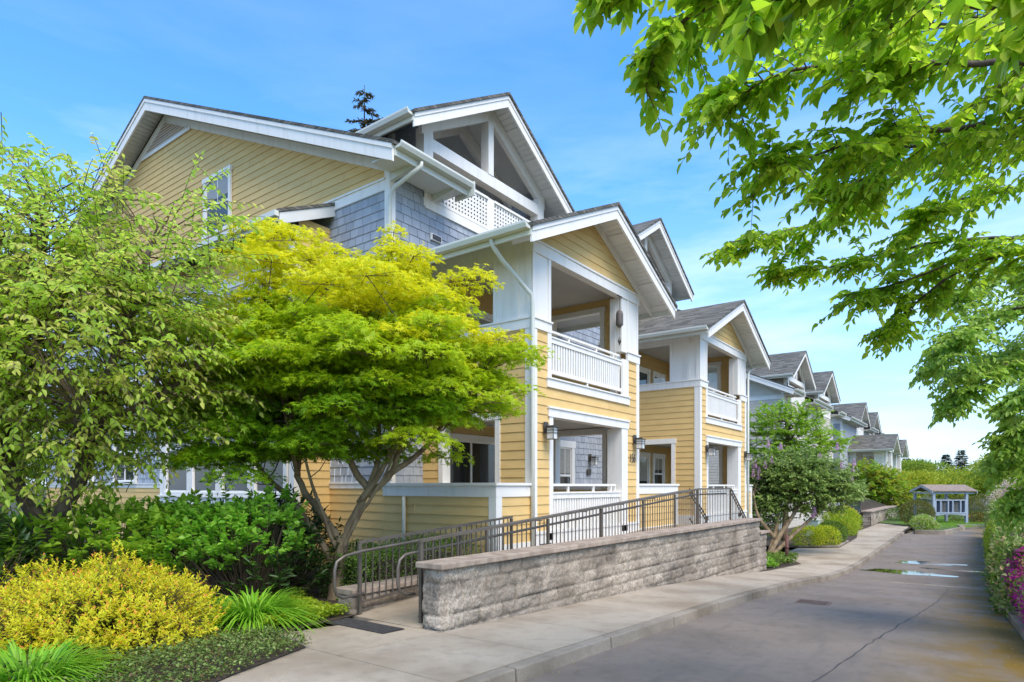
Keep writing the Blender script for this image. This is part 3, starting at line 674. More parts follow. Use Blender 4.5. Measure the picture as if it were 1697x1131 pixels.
M['kerb'] = agg('kerb concrete', (.27, .22, .16), (.42, .36, .28), (.16, .13, .09), .9, 140)[0]
am, an, al, ap, at_, anoise, amix, ac = agg('worn asphalt', (.17, .138, .108), (.32, .262, .208), (.19, .155, .12), .85, 210)
# moss and leaf stain along the right kerb, streaks along the lane, wet sheen in patches
sx = an.new('ShaderNodeSeparateXYZ'); al.new(at_.outputs['Object'], sx.inputs[0])
mr = an.new('ShaderNodeMapRange'); mr.inputs[1].default_value = 1.0; mr.inputs[2].default_value = -.15; al.new(sx.outputs['Y'], mr.inputs[0])
mn = anoise(1.5, 7, .30, .52)
mu = an.new('ShaderNodeMath'); mu.operation = 'MULTIPLY'; al.new(mr.outputs[0], mu.inputs[0]); al.new(mn, mu.inputs[1])
c2_ = amix(mu.outputs[0], ac, (.20, .125, .02))
stk = anoise(2.3, 9, .55, .80, (.5, 2.2, 1)); c3_ = amix(stk, c2_, (.165, .14, .115)); al.new(c3_, ap.inputs['Base Color'])
wet = anoise(.55, 4, .35, .7); rr = an.new('ShaderNodeMapRange'); rr.inputs[3].default_value = .9; rr.inputs[4].default_value = .6; ap.inputs['Specular IOR Level'].default_value = .2; al.new(wet, rr.inputs[0]); al.new(rr.outputs[0], ap.inputs['Roughness'])
M['asphalt'] = am
M['stone'], _n, _l, _p, _t, _no, _mx, _c = agg('split face wall block', (.30, .245, .185), (.49, .42, .335), (.24, .195, .145), .95, 34)
_a = _n.new('ShaderNodeAttribute'); _a.attribute_name = 'tone'; _h = _n.new('ShaderNodeHueSaturation'); _l.new(_c, _h.inputs['Color']); _l.new(_a.outputs['Fac'], _h.inputs['Value']); _l.new(_h.outputs[0], _p.inputs['Base Color'])
M['ground'] = noisy('earth and grass', (.05, .06, .02), (.08, .07, .035), 2, 1)

gm = MB(); gs = [-60, -20, -5, 0, 5.3, 9, 12.5, 16.5, 20.3, 26, 60, 150, 600, 2500]
for a, b in zip(gs[:-1], gs[1:]): gm.quad((a, -1500, gz(a) - .22), (b, -1500, gz(b) - .22), (b, 2500, gz(b) - .22), (a, 2500, gz(a) - .22))
tag(gm.build('ground', M['ground']), kind='structure')
sheet('road', [(-12, -1.9, 3.36), (4, -.82, 3.36), (10, -.42, 3.36), (13, -.28, 3.36), (22, -.14, 3.36), (42, -.05, 3.66), (42.5, -.05, 3.66), (46, -.05, 3.4)], -.13, M['asphalt'])
rd2 = MB(); rd2.quad((46, -40, -1.082), (60, -40, -1.082), (60, 3.4, -1.082), (46, 3.4, -1.082)); tag(rd2.build('road', M['asphalt']), kind='structure')
# kerb stones with joints
kb = MB(); s = -8.0
def kerb_t(s_): return 3.34 if s_ < 24 else 3.34 + (s_ - 24) * .017
while s < 42:
    e_ = s + 1.775; z0, z1 = gz(s), gz(e_); a, b = kerb_t(s), kerb_t(e_)
    c = .012
    kb.hexa([(s, a, z0 - .3), (s, a + .02, z0 - .002), (s, a + .15, z0), (s, a + .15, z0 - .3)], [(e_, b, z1 - .3), (e_, b + .02, z1 - .002), (e_, b + .15, z1), (e_, b + .15, z1 - .3)])
    s += 1.8
tag(kb.build('kerb', M['kerb'], bevel=.012), kind='structure')
# pavement slabs with open joints over a dark bed
WT = [(-8, 4.7), (2.2, 4.75), (2.9, 5.1), (3.85, 5.45), (4.02, 6.2), (5.25, 6.45), (5.3, 4.93), (18.1, 4.93), (22.5, 4.9), (25.4, 6.3), (28.6, 6.3), (29.8, 4.95), (36, 5.2), (41, 5.9), (64, 5.95)]
def wt(s_):
    for (a, za), (b, zb) in zip(WT[:-1], WT[1:]):
        if s_ <= b: return za + (zb - za) * (s_ - a) / (b - a)
    return WT[-1][1]
sheet('pavement_bed', [(-8, 3.40, 4.7), (2.2, 3.4, 4.75), (2.9, 3.4, 5.0), (3.85, 3.4, 5.35), (4.02, 3.4, 6.1), (5.25, 3.4, 6.4), (5.3, 3.4, 4.93), (22.5, 3.4, 4.85), (25.4, 3.4, 6.2), (28.6, 3.45, 6.2), (29.8, 3.5, 4.9), (41, 3.7, 5.8), (64, 3.8, 5.9)], -.03, M['soil'])
pv = MB(); js = [-8 + 1.62 * i for i in range(45)]
js = sorted([j for j in js if not 3.2 < j < 6.2] + [3.86, 5.27])
for a, b in zip(js[:-1], js[1:]):
    cuts = [a + .005] + [w_[0] for w_ in WT if a + .02 < w_[0] < b - .02] + [b - .005]
    for c0, c1 in zip(cuts[:-1], cuts[1:]):
        ya0, ya1 = kerb_t(c0) + .16, kerb_t(c1) + .16
        y0, y1 = wt(c0 + .001), wt(c1 - .001); z0, z1 = gz(c0) + .001, gz(c1) + .001
        if a < 3.87 and b > 5.2 or (a > 3.8 and b < 5.3):      # entrance slab: joint in line with the retaining wall
            pv.hexa([(c0, ya0, z0 - .1), (c0, ya0, z0), (c0, 4.93, z0), (c0, 4.93, z0 - .1)], [(c1, ya1, z1 - .1), (c1, ya1, z1), (c1, 4.93, z1), (c1, 4.93, z1 - .1)])
            pv.hexa([(c0, 4.94, z0 - .1), (c0, 4.94, z0), (c0, y0, z0), (c0, y0, z0 - .1)], [(c1, 4.94, z1 - .1), (c1, 4.94, z1), (c1, y1, z1), (c1, y1, z1 - .1)])
        else:
            pv.hexa([(c0, ya0, z0 - .1), (c0, ya0, z0), (c0, y0, z0), (c0, y0, z0 - .1)], [(c1, ya1, z1 - .1), (c1, ya1, z1), (c1, y1, z1), (c1, y1, z1 - .1)])
tag(pv.build('pavement', M['walk']), kind='structure')
# planting beds
def bed(name, stations, dz, step=.7): return sheet(name, stations, dz, M['soil'], 'structure', step)
bed('planting_bed', [(-8, 4.68, 14), (2.2, 4.73, 16), (2.9, 5.05, 18), (3.85, 5.4, 24), (4.02, 6.15, 30), (5.25, 6.4, 30), (5.3, 6.4, 40), (8.9, 6.4, 40)], .015)
bed('planting_bed', [(18.15, 4.95, 30), (22.5, 4.85, 30), (25.4, 6.25, 30)], .01)
bed('planting_bed', [(28.6, 6.25, 9.6), (29.8, 4.9, 9.6), (36, 5.15, 9.6), (41, 5.85, 9.6), (47.5, 5.9, 9.6)], .03)
bed('planting_bed', [(-8, -9, -1.7), (4, -9, -.9), (10, -9, -.52), (13, -9, -.4), (22, -9, -.25), (42.3, -9, -.12)], -.05)
RK = [(-12, -1.9), (4, -.82), (10, -.42), (13, -.28), (22, -.14), (60, .02)]
def right_t(s_):
    for (a, za), (b, zb) in zip(RK[:-1], RK[1:]):
        if s_ <= b: return za + (zb - za) * (s_ - a) / (b - a)
    return 0
kr = MB(); s = -8.0
while s < 42:
    z0, z1 = gz(s) - .02, gz(s + 2.49) - .02
    ra, rb = right_t(s), right_t(s + 2.49)
    kr.hexa([(s, ra - .14, z0 - .3), (s, ra - .14, z0), (s, ra, z0), (s, ra, z0 - .3)], [(s+2.49, rb - .14, z1 - .3), (s+2.49, rb - .14, z1), (s+2.49, rb, z1), (s+2.49, rb, z1 - .3)]); s += 2.5
tag(kr.build('kerb', M['kerb'], bevel=.012), kind='structure')
# island in front of the mailbox shelter
RT, FW = Vector((math.sin(ANG), -math.cos(ANG), 0)), Vector((math.cos(ANG), math.sin(ANG), 0))
def rf(r, f, z=0.): return tuple(RT * r + FW * f + Vector((0, 0, z)))
isl = MB(); ring = [rf(25.6, 40.2), rf(22.9, 36.2), rf(24.3, 35.7), rf(27.9, 39.2), rf(29.0, 41.2), rf(37, 41.6), rf(46, 43), rf(60, 60), rf(30, 80), rf(26, 52)]
isl.quad(*[(x, y, -.90) for x, y, _ in ring]); tag(isl.build('lawn', noisy('lawn', (.06, .11, .02), (.10, .15, .03), 3, 1, .5, 60)), kind='structure')
ik = MB()
for p_, q_ in zip(ring[1:6], ring[2:7]):
    d = (Vector(q_) - Vector(p_)); L = d.length; d.normalize(); nn = Vector((-d.y, d.x, 0)) * .2; k = max(1, int(L / 1.8))
    for i in range(k):
        a, b = Vector(p_) + d * (L * i / k + .01), Vector(p_) + d * (L * (i + 1) / k - .01)
        ik.hexa([(a.x, a.y, -1.2), (a.x, a.y, -.84), (a.x + nn.x, a.y + nn.y, -.84), (a.x + nn.x, a.y + nn.y, -1.2)], [(b.x, b.y, -1.2), (b.x, b.y, -.84), (b.x + nn.x, b.y + nn.y, -.84), (b.x + nn.x, b.y + nn.y, -1.2)])
tag(ik.build('kerb', M['kerb'], bevel=.01), kind='structure')
bk = MB()   # edging of the shrub bed
for a, b in (((28.75, 6.3), (29.85, 4.93)), ((29.85, 4.93), (33, 5.05))):
    bk.hexa([(a[0], a[1], -1.1), (a[0], a[1], -.86), (a[0] + .15, a[1] + .1, -.86), (a[0] + .15, a[1] + .1, -1.1)], [(b[0], b[1], -1.1), (b[0], b[1], -.86), (b[0] + .15, b[1] + .1, -.86), (b[0] + .15, b[1] + .1, -1.1)])
tag(bk.build('kerb', M['kerb']), kind='structure')
# concrete gutter across the lane, tar seam, patch
cb = MB()
for k in range(6): a = -.12 + k * .36; cb.quad((19.55, a + .008, gz(19.55) - .1255), (20.05, a + .008, gz(20.05) - .1255), (20.05, a + .352, gz(20.05) - .1255), (19.55, a + .352, gz(19.55) - .1255))
tag(cb.build('road_gutter', M['kerb']), kind='structure')
sm = MB(); rg = random.Random(8); pr = None
for k in range(70):
    x = 5.5 + k * .2; y = 1.05 + .35 * math.sin(x * .22 + 1) + rg.uniform(-.02, .02); w_ = rg.uniform(.004, .012); cur_ = ((x, y - w_, gz(x) - .127), (x, y + w_, gz(x) - .127))
    if pr: sm.quad(pr[0], cur_[0], cur_[1], pr[1])
    pr = cur_
tag(sm.build('road_seam', noisy('tar', (.05, .045, .04), (.09, .08, .07), 9, .7)), kind='structure')
# puddles
M['water'], _n, _l, _p = base_mat('puddle water', (.03, .035, .02), .03, .7)
def puddle(cx, cy, rx, ry, seed, label):
    rng = np.random.default_rng(seed); n = 40; m = MB(); ph = rng.random(6) * 6.28
    pts = []
    for i in range(n):
        a = 2 * math.pi * i / n; r = 1 + .16 * math.sin(2 * a + ph[0]) + .12 * math.sin(3 * a + ph[1]) + .1 * math.sin(5 * a + ph[2]) + .06 * math.sin(9 * a + ph[3])
        x, y = cx + rx * r * math.cos(a), cy + ry * r * math.sin(a); pts.append((x, y, gz(x) - .126))
    m.quad(*pts); return tag(m.build('puddle', M['water']), label, 'puddle', 'rain puddles on the lane', 'stuff')
puddle(23.3, 2.0, .55, 1.25, 3, 'largest dark puddle across the lane below the lilac')
puddle(25.0, .7, .25, .9, 5, 'thin bright puddle by the hedge side of the lane')
puddle(26.9, 1.6, .5, 1.1, 8, 'farthest shallow puddle in the middle of the lane')
# iron drain grate, walkway grate
dg = empty('drain_grate', (12.2, 2.45, gz(12.2) - .126), 'square iron drain grate set in the asphalt', 'drain grate')
b = MB()
for i in range(9): b.box(-.28 + i * .066, -.25 + i * .066, -.24, .24, 0, .008)
b.box(-.31, .31, -.27, -.24, 0, .009); b.box(-.31, .31, .24, .27, 0, .009); b.build('grate_bars', noisy('rusty iron', (.16, .10, .07), (.22, .15, .11), 8, .7), dg)
b = MB(); b.box(-.30, .30, -.26, .26, -.004, .002); b.build('grate_pit', M['dark'], dg)
wg = empty('walkway_grate', (4.95, 5.83, gz(4.95) + .003), 'dark metal grate mat at the foot of the ramp', 'grate')
b = MB()
for i in range(14): b.box(-.155 + i * .0225, -.142 + i * .0225, -.49, .49, 0, .012)
for i in range(40): b.box(-.155, .152, -.49 + i * .0248, -.482 + i * .0248, .001, .010)
b.build('grate_bars', noisy('dark steel', (.085, .08, .078), (.13, .12, .115), 20, .55, metal=.4), wg)
b = MB(); b.box(-.17, .17, -.5, .5, -.002, .003); b.build('grate_pit', M['dark'], wg)

# ------------------------------------------------------------------ split face retaining walls
def vnoise(x, y, seed):
    rng = np.random.default_rng(seed); T = rng.random((256, 256)); xi, yi = np.floor(x).astype(int), np.floor(y).astype(int); fx, fy = x - xi, y - yi
    fx, fy = fx * fx * (3 - 2 * fx), fy * fy * (3 - 2 * fy); g = lambda a, b: T[a % 256, b % 256]
    return (g(xi, yi) * (1 - fx) + g(xi + 1, yi) * fx) * (1 - fy) + (g(xi, yi + 1) * (1 - fx) + g(xi + 1, yi + 1) * fx) * fy
def rough_face(name, org, U, N, L, z0, z1, parent, res=.025, course=.178, blk=.45, seed=1, setback=.003):
    nx, nz = max(2, int(L / res)), int((z1 - z0) / res); u = np.linspace(0, L, nx + 1); z = np.linspace(z0, z1, nz + 1)
    Ug, Zg = np.meshgrid(u, z, indexing='ij')
    row = np.floor((z1 - Zg) / course + 1e-6); shift = (row % 2) * blk * .5 + row * .07
    bu = (Ug + shift) / blk; col = np.floor(bu); rng = np.random.default_rng(seed); T = rng.random((64, 256))
    off = T[row.astype(int) % 64, col.astype(int) % 256] * .022
    du = np.minimum(bu - col, 1 - (bu - col)) * blk; zz_ = (z1 - Zg) / course - row; dz = np.minimum(zz_, 1 - zz_) * course
    joint = np.clip(1 - du / .014, 0, 1) * .022 + np.clip(1 - dz / .018, 0, 1) * .018
    n = (vnoise(Ug * 9, Zg * 9, seed + 1) - .5) * .026 + (vnoise(Ug * 22 + 5, Zg * 22, seed + 2) - .5) * .026 + (vnoise(Ug * 40, Zg * 40, seed + 3) - .5) * .012
    edge = np.clip(np.minimum(du, dz) / .035, 0, 1)
    d = off + n * (.35 + .65 * edge) - joint + edge * .012 + setback * row
    org, U, N = np.array(org, float), np.array(U, float), np.array(N, float)
    V = org + Ug[..., None] * U + Zg[..., None] * np.array([0, 0, 1.]) + d[..., None] * N
    idx = np.arange((nx + 1) * (nz + 1)).reshape(nx + 1, nz + 1)
    q = np.stack([idx[:-1, :-1], idx[1:, :-1], idx[1:, 1:], idx[:-1, 1:]], -1).reshape(-1, 4)
    ob = np_mesh(name, V.reshape(-1, 3), q, M['stone'], parent)
    tone = 1.0 + (T[(row.astype(int) + 7) % 64, (col.astype(int) + 31) % 256] - .5) * .34 - np.clip(1 - dz / .016, 0, 1) * .35 - np.clip(1 - du / .012, 0, 1) * .25 - np.clip((vnoise(Ug * 2.3 + 40, Zg * 4 + 9, seed + 5) - .62) / .2, 0, 1) * .35 - .25 * np.clip(1 - (Zg - z0) / .25, 0, 1)
    at = ob.data.attributes.new('tone', 'FLOAT', 'POINT'); at.data.foreach_set('value', np.clip(tone, .25, 1.4).astype(np.float32).ravel()); return ob
def capstones(parent, x0, x1, ya, yb_, z, th=.07, L=.6):
    m = MB(); x = x0; rng = random.Random(4)
    while x < x1 - .01:
        e = min(x + L, x1); j = rng.uniform(-.004, .004)
        m.box(x + .002, e - .002, ya + j, yb_, z - th, z + j * .5); x = e
    return m.build('capstone', M['cap'], parent, bevel=.012)
rw = empty('retaining_wall', (0, 0, 0), 'long grey split face block wall with brown cap beside the pavement', 'retaining wall')
def wrap(o, x, y, wdt):
    """bend the first part of a straight face round its corner"""
    me = o.data; co = np.empty(len(me.vertices) * 3, np.float32); me.vertices.foreach_get('co', co); co = co.reshape(-1, 3)
    u = co[:, 0] - (x - wdt); d = y - co[:, 1]; r = .05; L0 = wdt - r; arc = r * math.pi / 2
    a = np.clip((u - L0) / arc, 0, 1) * math.pi / 2; nx_, ny_ = -np.cos(a), -np.sin(a)
    px_ = np.where(u < L0, x, np.where(u < L0 + arc, x + r - r * np.cos(a), x + r + (u - L0 - arc))); py_ = np.where(u < L0, y + wdt - u, np.where(u < L0 + arc, y + r - r * np.sin(a), y))
    co[:, 0] = px_ + nx_ * d; co[:, 1] = py_ + ny_ * d; me.vertices.foreach_set('co', co.ravel()); me.update()
wrap(rough_face('wall_face', (5.37 - .28, 4.99, 0), (1, 0, 0), (0, -1, 0), 12.98, -1.0, .70, rw, .024), 5.37, 4.99, .28)
m = MB(); m.box(5.4, 18.05, 5.06, 5.27, -1.1, .675); m.build('wall_core', M['kerb'], rw)
capstones(rw, 5.28, 18.12, 4.90, 5.33, .77)
sw_ = empty('low_retaining_wall', (0, 0, 0), 'short lower block wall stepping down at the far end of the long one', 'retaining wall')
rough_face('wall_face', (18.14, 5.02, 0), (1, 0, 0), (0, -1, 0), .75, -1.1, .30, sw_, .03, seed=12)
m = MB(); m.box(18.14, 18.86, 5.03, 5.5, -1.2, .30); m.build('wall_core', M['kerb'], sw_); capstones(sw_, 18.13, 18.98, 4.93, 5.55, .39)
iw = empty('planter_wall', (0, 0, 0), 'low block kerb wall along the inner side of the ramp', 'garden wall')
wrap(rough_face('wall_face', (5.32 - .28, 6.50, 0), (1, 0, 0), (0, -1, 0), 3.63, -.1, .26, iw, .025, seed=21), 5.32, 6.50, .28)
m = MB(); m.box(5.36, 8.66, 6.51, 6.79, -.2, .26); m.build('wall_core', M['kerb'], iw); capstones(iw, 5.28, 8.67, 6.44, 6.82, .33, .08)
fw = empty('far_retaining_wall', (0, 0, 0), 'pale block wall with brown cap farther down the pavement', 'retaining wall')
rough_face('wall_face', (47.8, 6.05, 0), (1, 0, 0), (0, -1, 0), 15.5, -1.1, -.08, fw, .08, seed=31)
rough_face('wall_end', (47.82, 6.5, 0), (0, -1, 0), (-1, 0, 0), .45, -1.1, -.08, fw, .05, seed=33)
m = MB(); m.box(47.85, 63.3, 6.08, 6.5, -1.2, -.08); m.build('wall_core', M['kerb'], fw); capstones(fw, 47.7, 63.4, 5.95, 6.6, .02, .1, .9)
# ------------------------------------------------------------------ ramp, landing, steps
rp = MB()
rp.hexa([(5.28, 5.28, -.3), (5.28, 5.28, .008), (5.28, 6.5, .008), (5.28, 6.5, -.3)], [(14.6, 5.28, .3), (14.6, 5.28, .6), (14.6, 6.5, .6), (14.6, 6.5, .3)])
rp.hexa([(8.67, 6.5, .0), (8.67, 6.5, .224), (8.67, 6.78, .224), (8.67, 6.78, .0)], [(14.6, 6.5, .3), (14.6, 6.5, .598), (14.6, 6.78, .598), (14.6, 6.78, .3)])
rp.box(14.605, 17.1, 5.28, 6.76, -.2, .6)
for i in range(5): rp.box(17.1 + i * .28, 17.38 + i * .28, 5.28, 6.76, -1.0, .6 - (i + 1) * .17)
rp.box(18.5, 19.6, 5.3, 6.76, -1.2, -.5)
tag(rp.build('ramp', M['walk']), kind='structure')
# ------------------------------------------------------------------ railings
def rail_run(parent, x0, z0, x1, z1, y, h=.95, low=.10, sp=.115, posts=(), name='baluster_panel', flat=False):
    """sloping rail: x0,z0 .. x1,z1 is the walking surface; the top rail runs h above it"""
    t = MB(); f = lambda x: z0 + (z1 - z0) * (x - x0) / (x1 - x0)
    for dz, th in ((h, .034), (low, .026)):
        t.hexa([(x0, y - .02, f(x0) + dz - th), (x0, y - .02, f(x0) + dz), (x0, y + .02, f(x0) + dz), (x0, y + .02, f(x0) + dz - th)],
               [(x1, y - .02, f(x1) + dz - th), (x1, y - .02, f(x1) + dz), (x1, y + .02, f(x1) + dz), (x1, y + .02, f(x1) + dz - th)])
    t.build('rail', M['bronze'], parent)
    n = int((x1 - x0) / sp); b = MB()
    for i in range(1, n):
        x = x0 + (x1 - x0) * i / n
        if min([abs(x - p) for p in posts] + [9]) < .05: continue
        b.box(x - .0065, x + .0065, y - .0065, y + .0065, f(x) + low - .01, f(x) + h - .035)
    b.build(name, M['bronze'], parent)
    for p in posts:
        q = MB(); q.box(p - .021, p + .021, y - .021, y + .021, f(p) - .05, f(p) + h - .041); q.build('post', M['bronze'], parent, bevel=.004)
orl = empty('ramp_railing', (5.4, 5.31, 0), 'long bronze railing standing behind the block wall up to the steps', 'railing')
orl.location = (0, 0, 0)
rail_run(orl, 5.42, .01, 14.6, .6, 5.40, 1.0, posts=(5.45, 6.7, 8.2, 9.9, 11.6, 13.2, 14.57))
rail_run(orl, 14.63, .6, 17.0, .6, 5.40, 1.0, posts=(16.97,))
def steep(y, x0, z0, x1, z1, parent, h=.98):
    t = MB()
    for dz in (h, .16, h - .12): t.tube([(x0, y, z0 + dz), (x1, y, z1 + dz)], .02 if dz != h - .12 else .017, 8)
    t.build('stair_rail', M['bronze'], parent)
    b = MB(); n = 11
    for i in range(1, n): x = x0 + (x1 - x0) * i / n; z = z0 + (z1 - z0) * i / n; b.box(x - .008, x + .008, y - .008, y + .008, z + .15, z + h)
    b.build('baluster_panel', M['bronze'], parent)
    q = MB(); q.box(x1 - .025, x1 + .025, y - .025, y + .025, z1 - .2, z1 + h); q.build('post', M['bronze'], parent)
steep(5.40, 17.02, .6, 18.35, -.25, orl)
hr = MB(); S = 1 / 15.6
hz = lambda x: .86 + (x - 5.42) * S
loop = [(5.38, 5.50, hz(5.38) - .01), (5.28, 5.50, hz(5.38) - .02), (5.20, 5.50, hz(5.3) - .07), (5.17, 5.50, .68), (5.17, 5.50, .5), (5.20, 5.50, .42), (5.28, 5.50, .37), (5.44, 5.50, .36)]
hr.tube(list(reversed(loop)) + [(14.6, 5.50, hz(14.6)), (16.9, 5.50, hz(14.6) + .01)], .019, 10); hr.build('handrail', M['bronze'], orl, smooth=True)
irl = empty('inner_ramp_railing', (0, 0, 0), 'shorter bronze railing with looped handrail end along the planter side of the ramp', 'railing')
rail_run(irl, 5.34, .02, 8.62, .22, 6.40, .93, low=.16, posts=(5.36, 7.3, 8.6))
hz2 = lambda x: .83 + (x - 5.34) * .066
hr = MB(); yy = 6.31
loop = [(5.3, yy, hz2(5.3)), (5.05, yy, hz2(5.05) - .02), (4.93, yy, .73), (4.90, yy, .62), (4.90, yy, .42), (4.93, yy, .33), (5.02, yy, .28), (5.34, yy, .30)]
hr.tube(list(reversed(loop)) + [(8.6, yy, hz2(8.6)), (16.0, yy, 1.53), (17.1, yy, 1.55)], .02, 10); hr.build('handrail', M['bronze'], irl, smooth=True)
b = MB()
for x in (9.4, 11.0, 12.6, 14.2, 15.8):
    z = hz2(x); b.tube([(x, yy, z - .01), (x, yy, z - .06), (x, 6.77 if x < 14.35 or x > 16.8 else 6.77, z - .08)], .008, 6)
b.build('handrail_bracket', M['bronze'], irl)
srl = empty('stair_railing', (0, 0, 0), 'sloping bronze stair railing nearest the porch wall at the end of the landing', 'railing')
steep(6.55, 17.05, .6, 18.4, -.25, srl)
fr_ = empty('far_ramp_railing', (0, 0, 0), 'dark slanting ramp railing above the far block wall', 'railing')
b = MB()
for i in range(110):
    x = 47.9 + i * .12; zt_ = .98 - (x - 47.9) * .072; b.box(x, x + .045, 6.62, 6.66, -.3, zt_)
b.build('baluster_panel', M['bronze'], fr_)
b = MB(); b.hexa([(47.85, 6.6, .96), (47.85, 6.6, 1.01), (47.85, 6.68, 1.01), (47.85, 6.68, .96)], [(61.2, 6.6, 0), (61.2, 6.6, .05), (61.2, 6.68, .05), (61.2, 6.68, 0)]); b.build('rail', M['bronze'], fr_)
# ------------------------------------------------------------------ small things
def cone_ring(mb, prof, n=14, c=(0, 0, 0)):
    b = len(mb.v)
    for r, z in prof:
        for j in range(n): t = 2 * math.pi * j / n; mb.v.append((c[0] + r * math.cos(t), c[1] + r * math.sin(t), c[2] + z))
    for i in range(len(prof) - 1):
        for j in range(n): mb.f.append((b+i*n+j, b+i*n+(j+1) % n, b+(i+1)*n+(j+1) % n, b+(i+1)*n+j))
    return mb
wc = empty('wind_chime', (13.3, 6.78, 5.98), 'dark bell shaped wind chime hanging in the upper porch opening', 'wind chime')
b = MB().tube([(0, 0, .06), (0, 0, -.3)], .006, 6).tube([(0, 0, -.62), (0, 0, -.85)], .004, 6); b.build('cord', M['dark'], wc)
b = MB(); cone_ring(b, [(.02, -.26), (.07, -.30), (.085, -.36), (.085, -.60), (.08, -.61), (.03, -.66), (.001, -.68)]); b.build('bell', noisy('dull bronze', (.12, .10, .085), (.16, .14, .12), 6, .5), wc, smooth=True)
b = MB(); b.add([(0, -.05, -.97), (.05, 0, -.97), (0, .05, -.97), (-.05, 0, -.97), (0, 0, -.85), (0, 0, -1.09)], [(0,1,4),(1,2,4),(2,3,4),(3,0,4),(1,0,5),(2,1,5),(3,2,5),(0,3,5)]); b.build('wind_sail', M['dark'], wc)
b = MB().box(-.11, .11, -.015, .015, .055, .075).tube([(-.11, 0, .065), (-.05, 0, .10), (.05, 0, .10), (.11, 0, .065)], .012, 6); b.build('bracket', M['dark'], wc)
ub = empty('utility_box', (35.0, 7.0, -.9), 'pale green utility box standing behind the round clipped bush', 'utility box')
b = MB(); b.box(-.25, .25, -.3, .3, 0, .8); b.build('cabinet', M['palegreen'], ub, bevel=.03)
b = MB(); b.box(-.28, .28, -.33, .33, .801, .86); b.build('lid', M['palegreen'], ub, bevel=.02)
po = empty('pipe_post', (22.3, 5.25, gz(22.3)), 'brown red steel pipe post at the foot of the lilac', 'post')
MB().tube([(0, 0, -.2), (0, 0, .95)], .055, 14).build('pipe', M['rust'], po, smooth=True); MB().tube([(0, 0, .50), (0, 0, .56)], .066, 14).build('pipe_joint', M['rust'], po, smooth=True)
# mailbox shelter
ks = empty('mailbox_shelter', rf(29.0, 44.0, -.86), 'pale blue grey mailbox shelter with brown gabled roof at the end of the lane', 'shelter', rz=ANG - R(90))
M['kiosk'] = noisy('pale blue grey paint', (.30, .36, .45), (.36, .42, .51), 2, .6)
b = MB(); W2, D2 = 3.1, 2.3
b.hexa([(0, -.1, 2.2), (0, D2 / 2, 2.62), (0, D2 / 2, 2.56), (0, -.1, 2.14)], [(W2, -.1, 2.2), (W2, D2 / 2, 2.62), (W2, D2 / 2, 2.56), (W2, -.1, 2.14)])
b.hexa([(0, D2 + .1, 2.2), (0, D2 / 2, 2.62), (0, D2 / 2, 2.56), (0, D2 + .1, 2.14)], [(W2, D2 + .1, 2.2), (W2, D2 / 2, 2.62), (W2, D2 / 2, 2.56), (W2, D2 + .1, 2.14)])
b.build('roof', M['woodpink'], ks)
b = MB()
for x in (-.02, W2 - .03):
    for y0 in (-.1, D2 + .1): b.hexa([(x, y0, 2.18), (x, D2 / 2, 2.60), (x, D2 / 2, 2.44), (x, y0, 2.02)], [(x + .05, y0, 2.18), (x + .05, D2 / 2, 2.60), (x + .05, D2 / 2, 2.44), (x + .05, y0, 2.02)])
b.box(.1, W2 - .1, .05, .17, 1.98, 2.1); b.box(.1, W2 - .1, D2 - .17, D2 - .05, 1.98, 2.1); b.box(.1, .22, .17, D2 - .17, 1.98, 2.1)
b.build('roof_frame', M['kiosk'], ks)
for x in (.15, 2.42):
    for y in (.06, D2 - .2): q = MB(); q.box(x, x + .16, y, y + .16, -.1, 2.06); q.build('post', M['kiosk'], ks)
b = MB(); x0, x1 = .31, 2.42
for a, c in ((x0, x0 + .07), (x0 + .34, x0 + .42), (x0 + .86, x0 + .94), (x0 + 1.17, x0 + 1.25), (x0 + 1.72, x0 + 1.80), (x1 - .06, x1)): b.box(a, c, .06, .2, .66, 1.5)
b.box(x0, x1, .05, .2, 1.50, 1.58); b.box(x0, x1, .05, .2, .62, .70)
n = 12
for i in range(n):
    a, c = x0 + (x1 - x0) * i / n, x0 + (x1 - x0) * (i + 1) / n; h0 = .44 + .12 * (1 - ((i + .5) / n * 2 - 1) ** 2); b.box(a, c, .07, .18, h0, .62)
b.build('mailbox_frame', M['kiosk'], ks)
b = MB(); b.box(x0, x1, .21, .5, .66, 1.5); b.build('mailbox_cabinet', M['mailbox'], ks)
b = MB()
for a, c in ((x0 + .42, x0 + .86), (x0 + 1.25, x0 + 1.72)):
    for j in range(2):
        for k in range(5): w_ = (c - a) / 2; b.box(a + j * w_ + .015, a + (j + 1) * w_ - .015, .17, .205, .72 + k * .155, .855 + k * .155)
b.build('mailbox_doors', M['mailbox'], ks)
b = MB()
for a in (x0 + .08, x0 + .95, x0 + 1.81):
    for j in range(2):
        for k in range(6): b.box(a + j * .11 + .012, a + j * .11 + .10, .16, .205, .73 + k * .128, .835 + k * .128)
b.build('parcel_doors', noisy('navy metal', (.03, .04, .08), (.05, .06, .1), 3, .4), ks)
b = MB(); b.box(2.59, 2.63, .05, .12, .9, 1.35); b.build('notice_sign', M['dark'], ks)

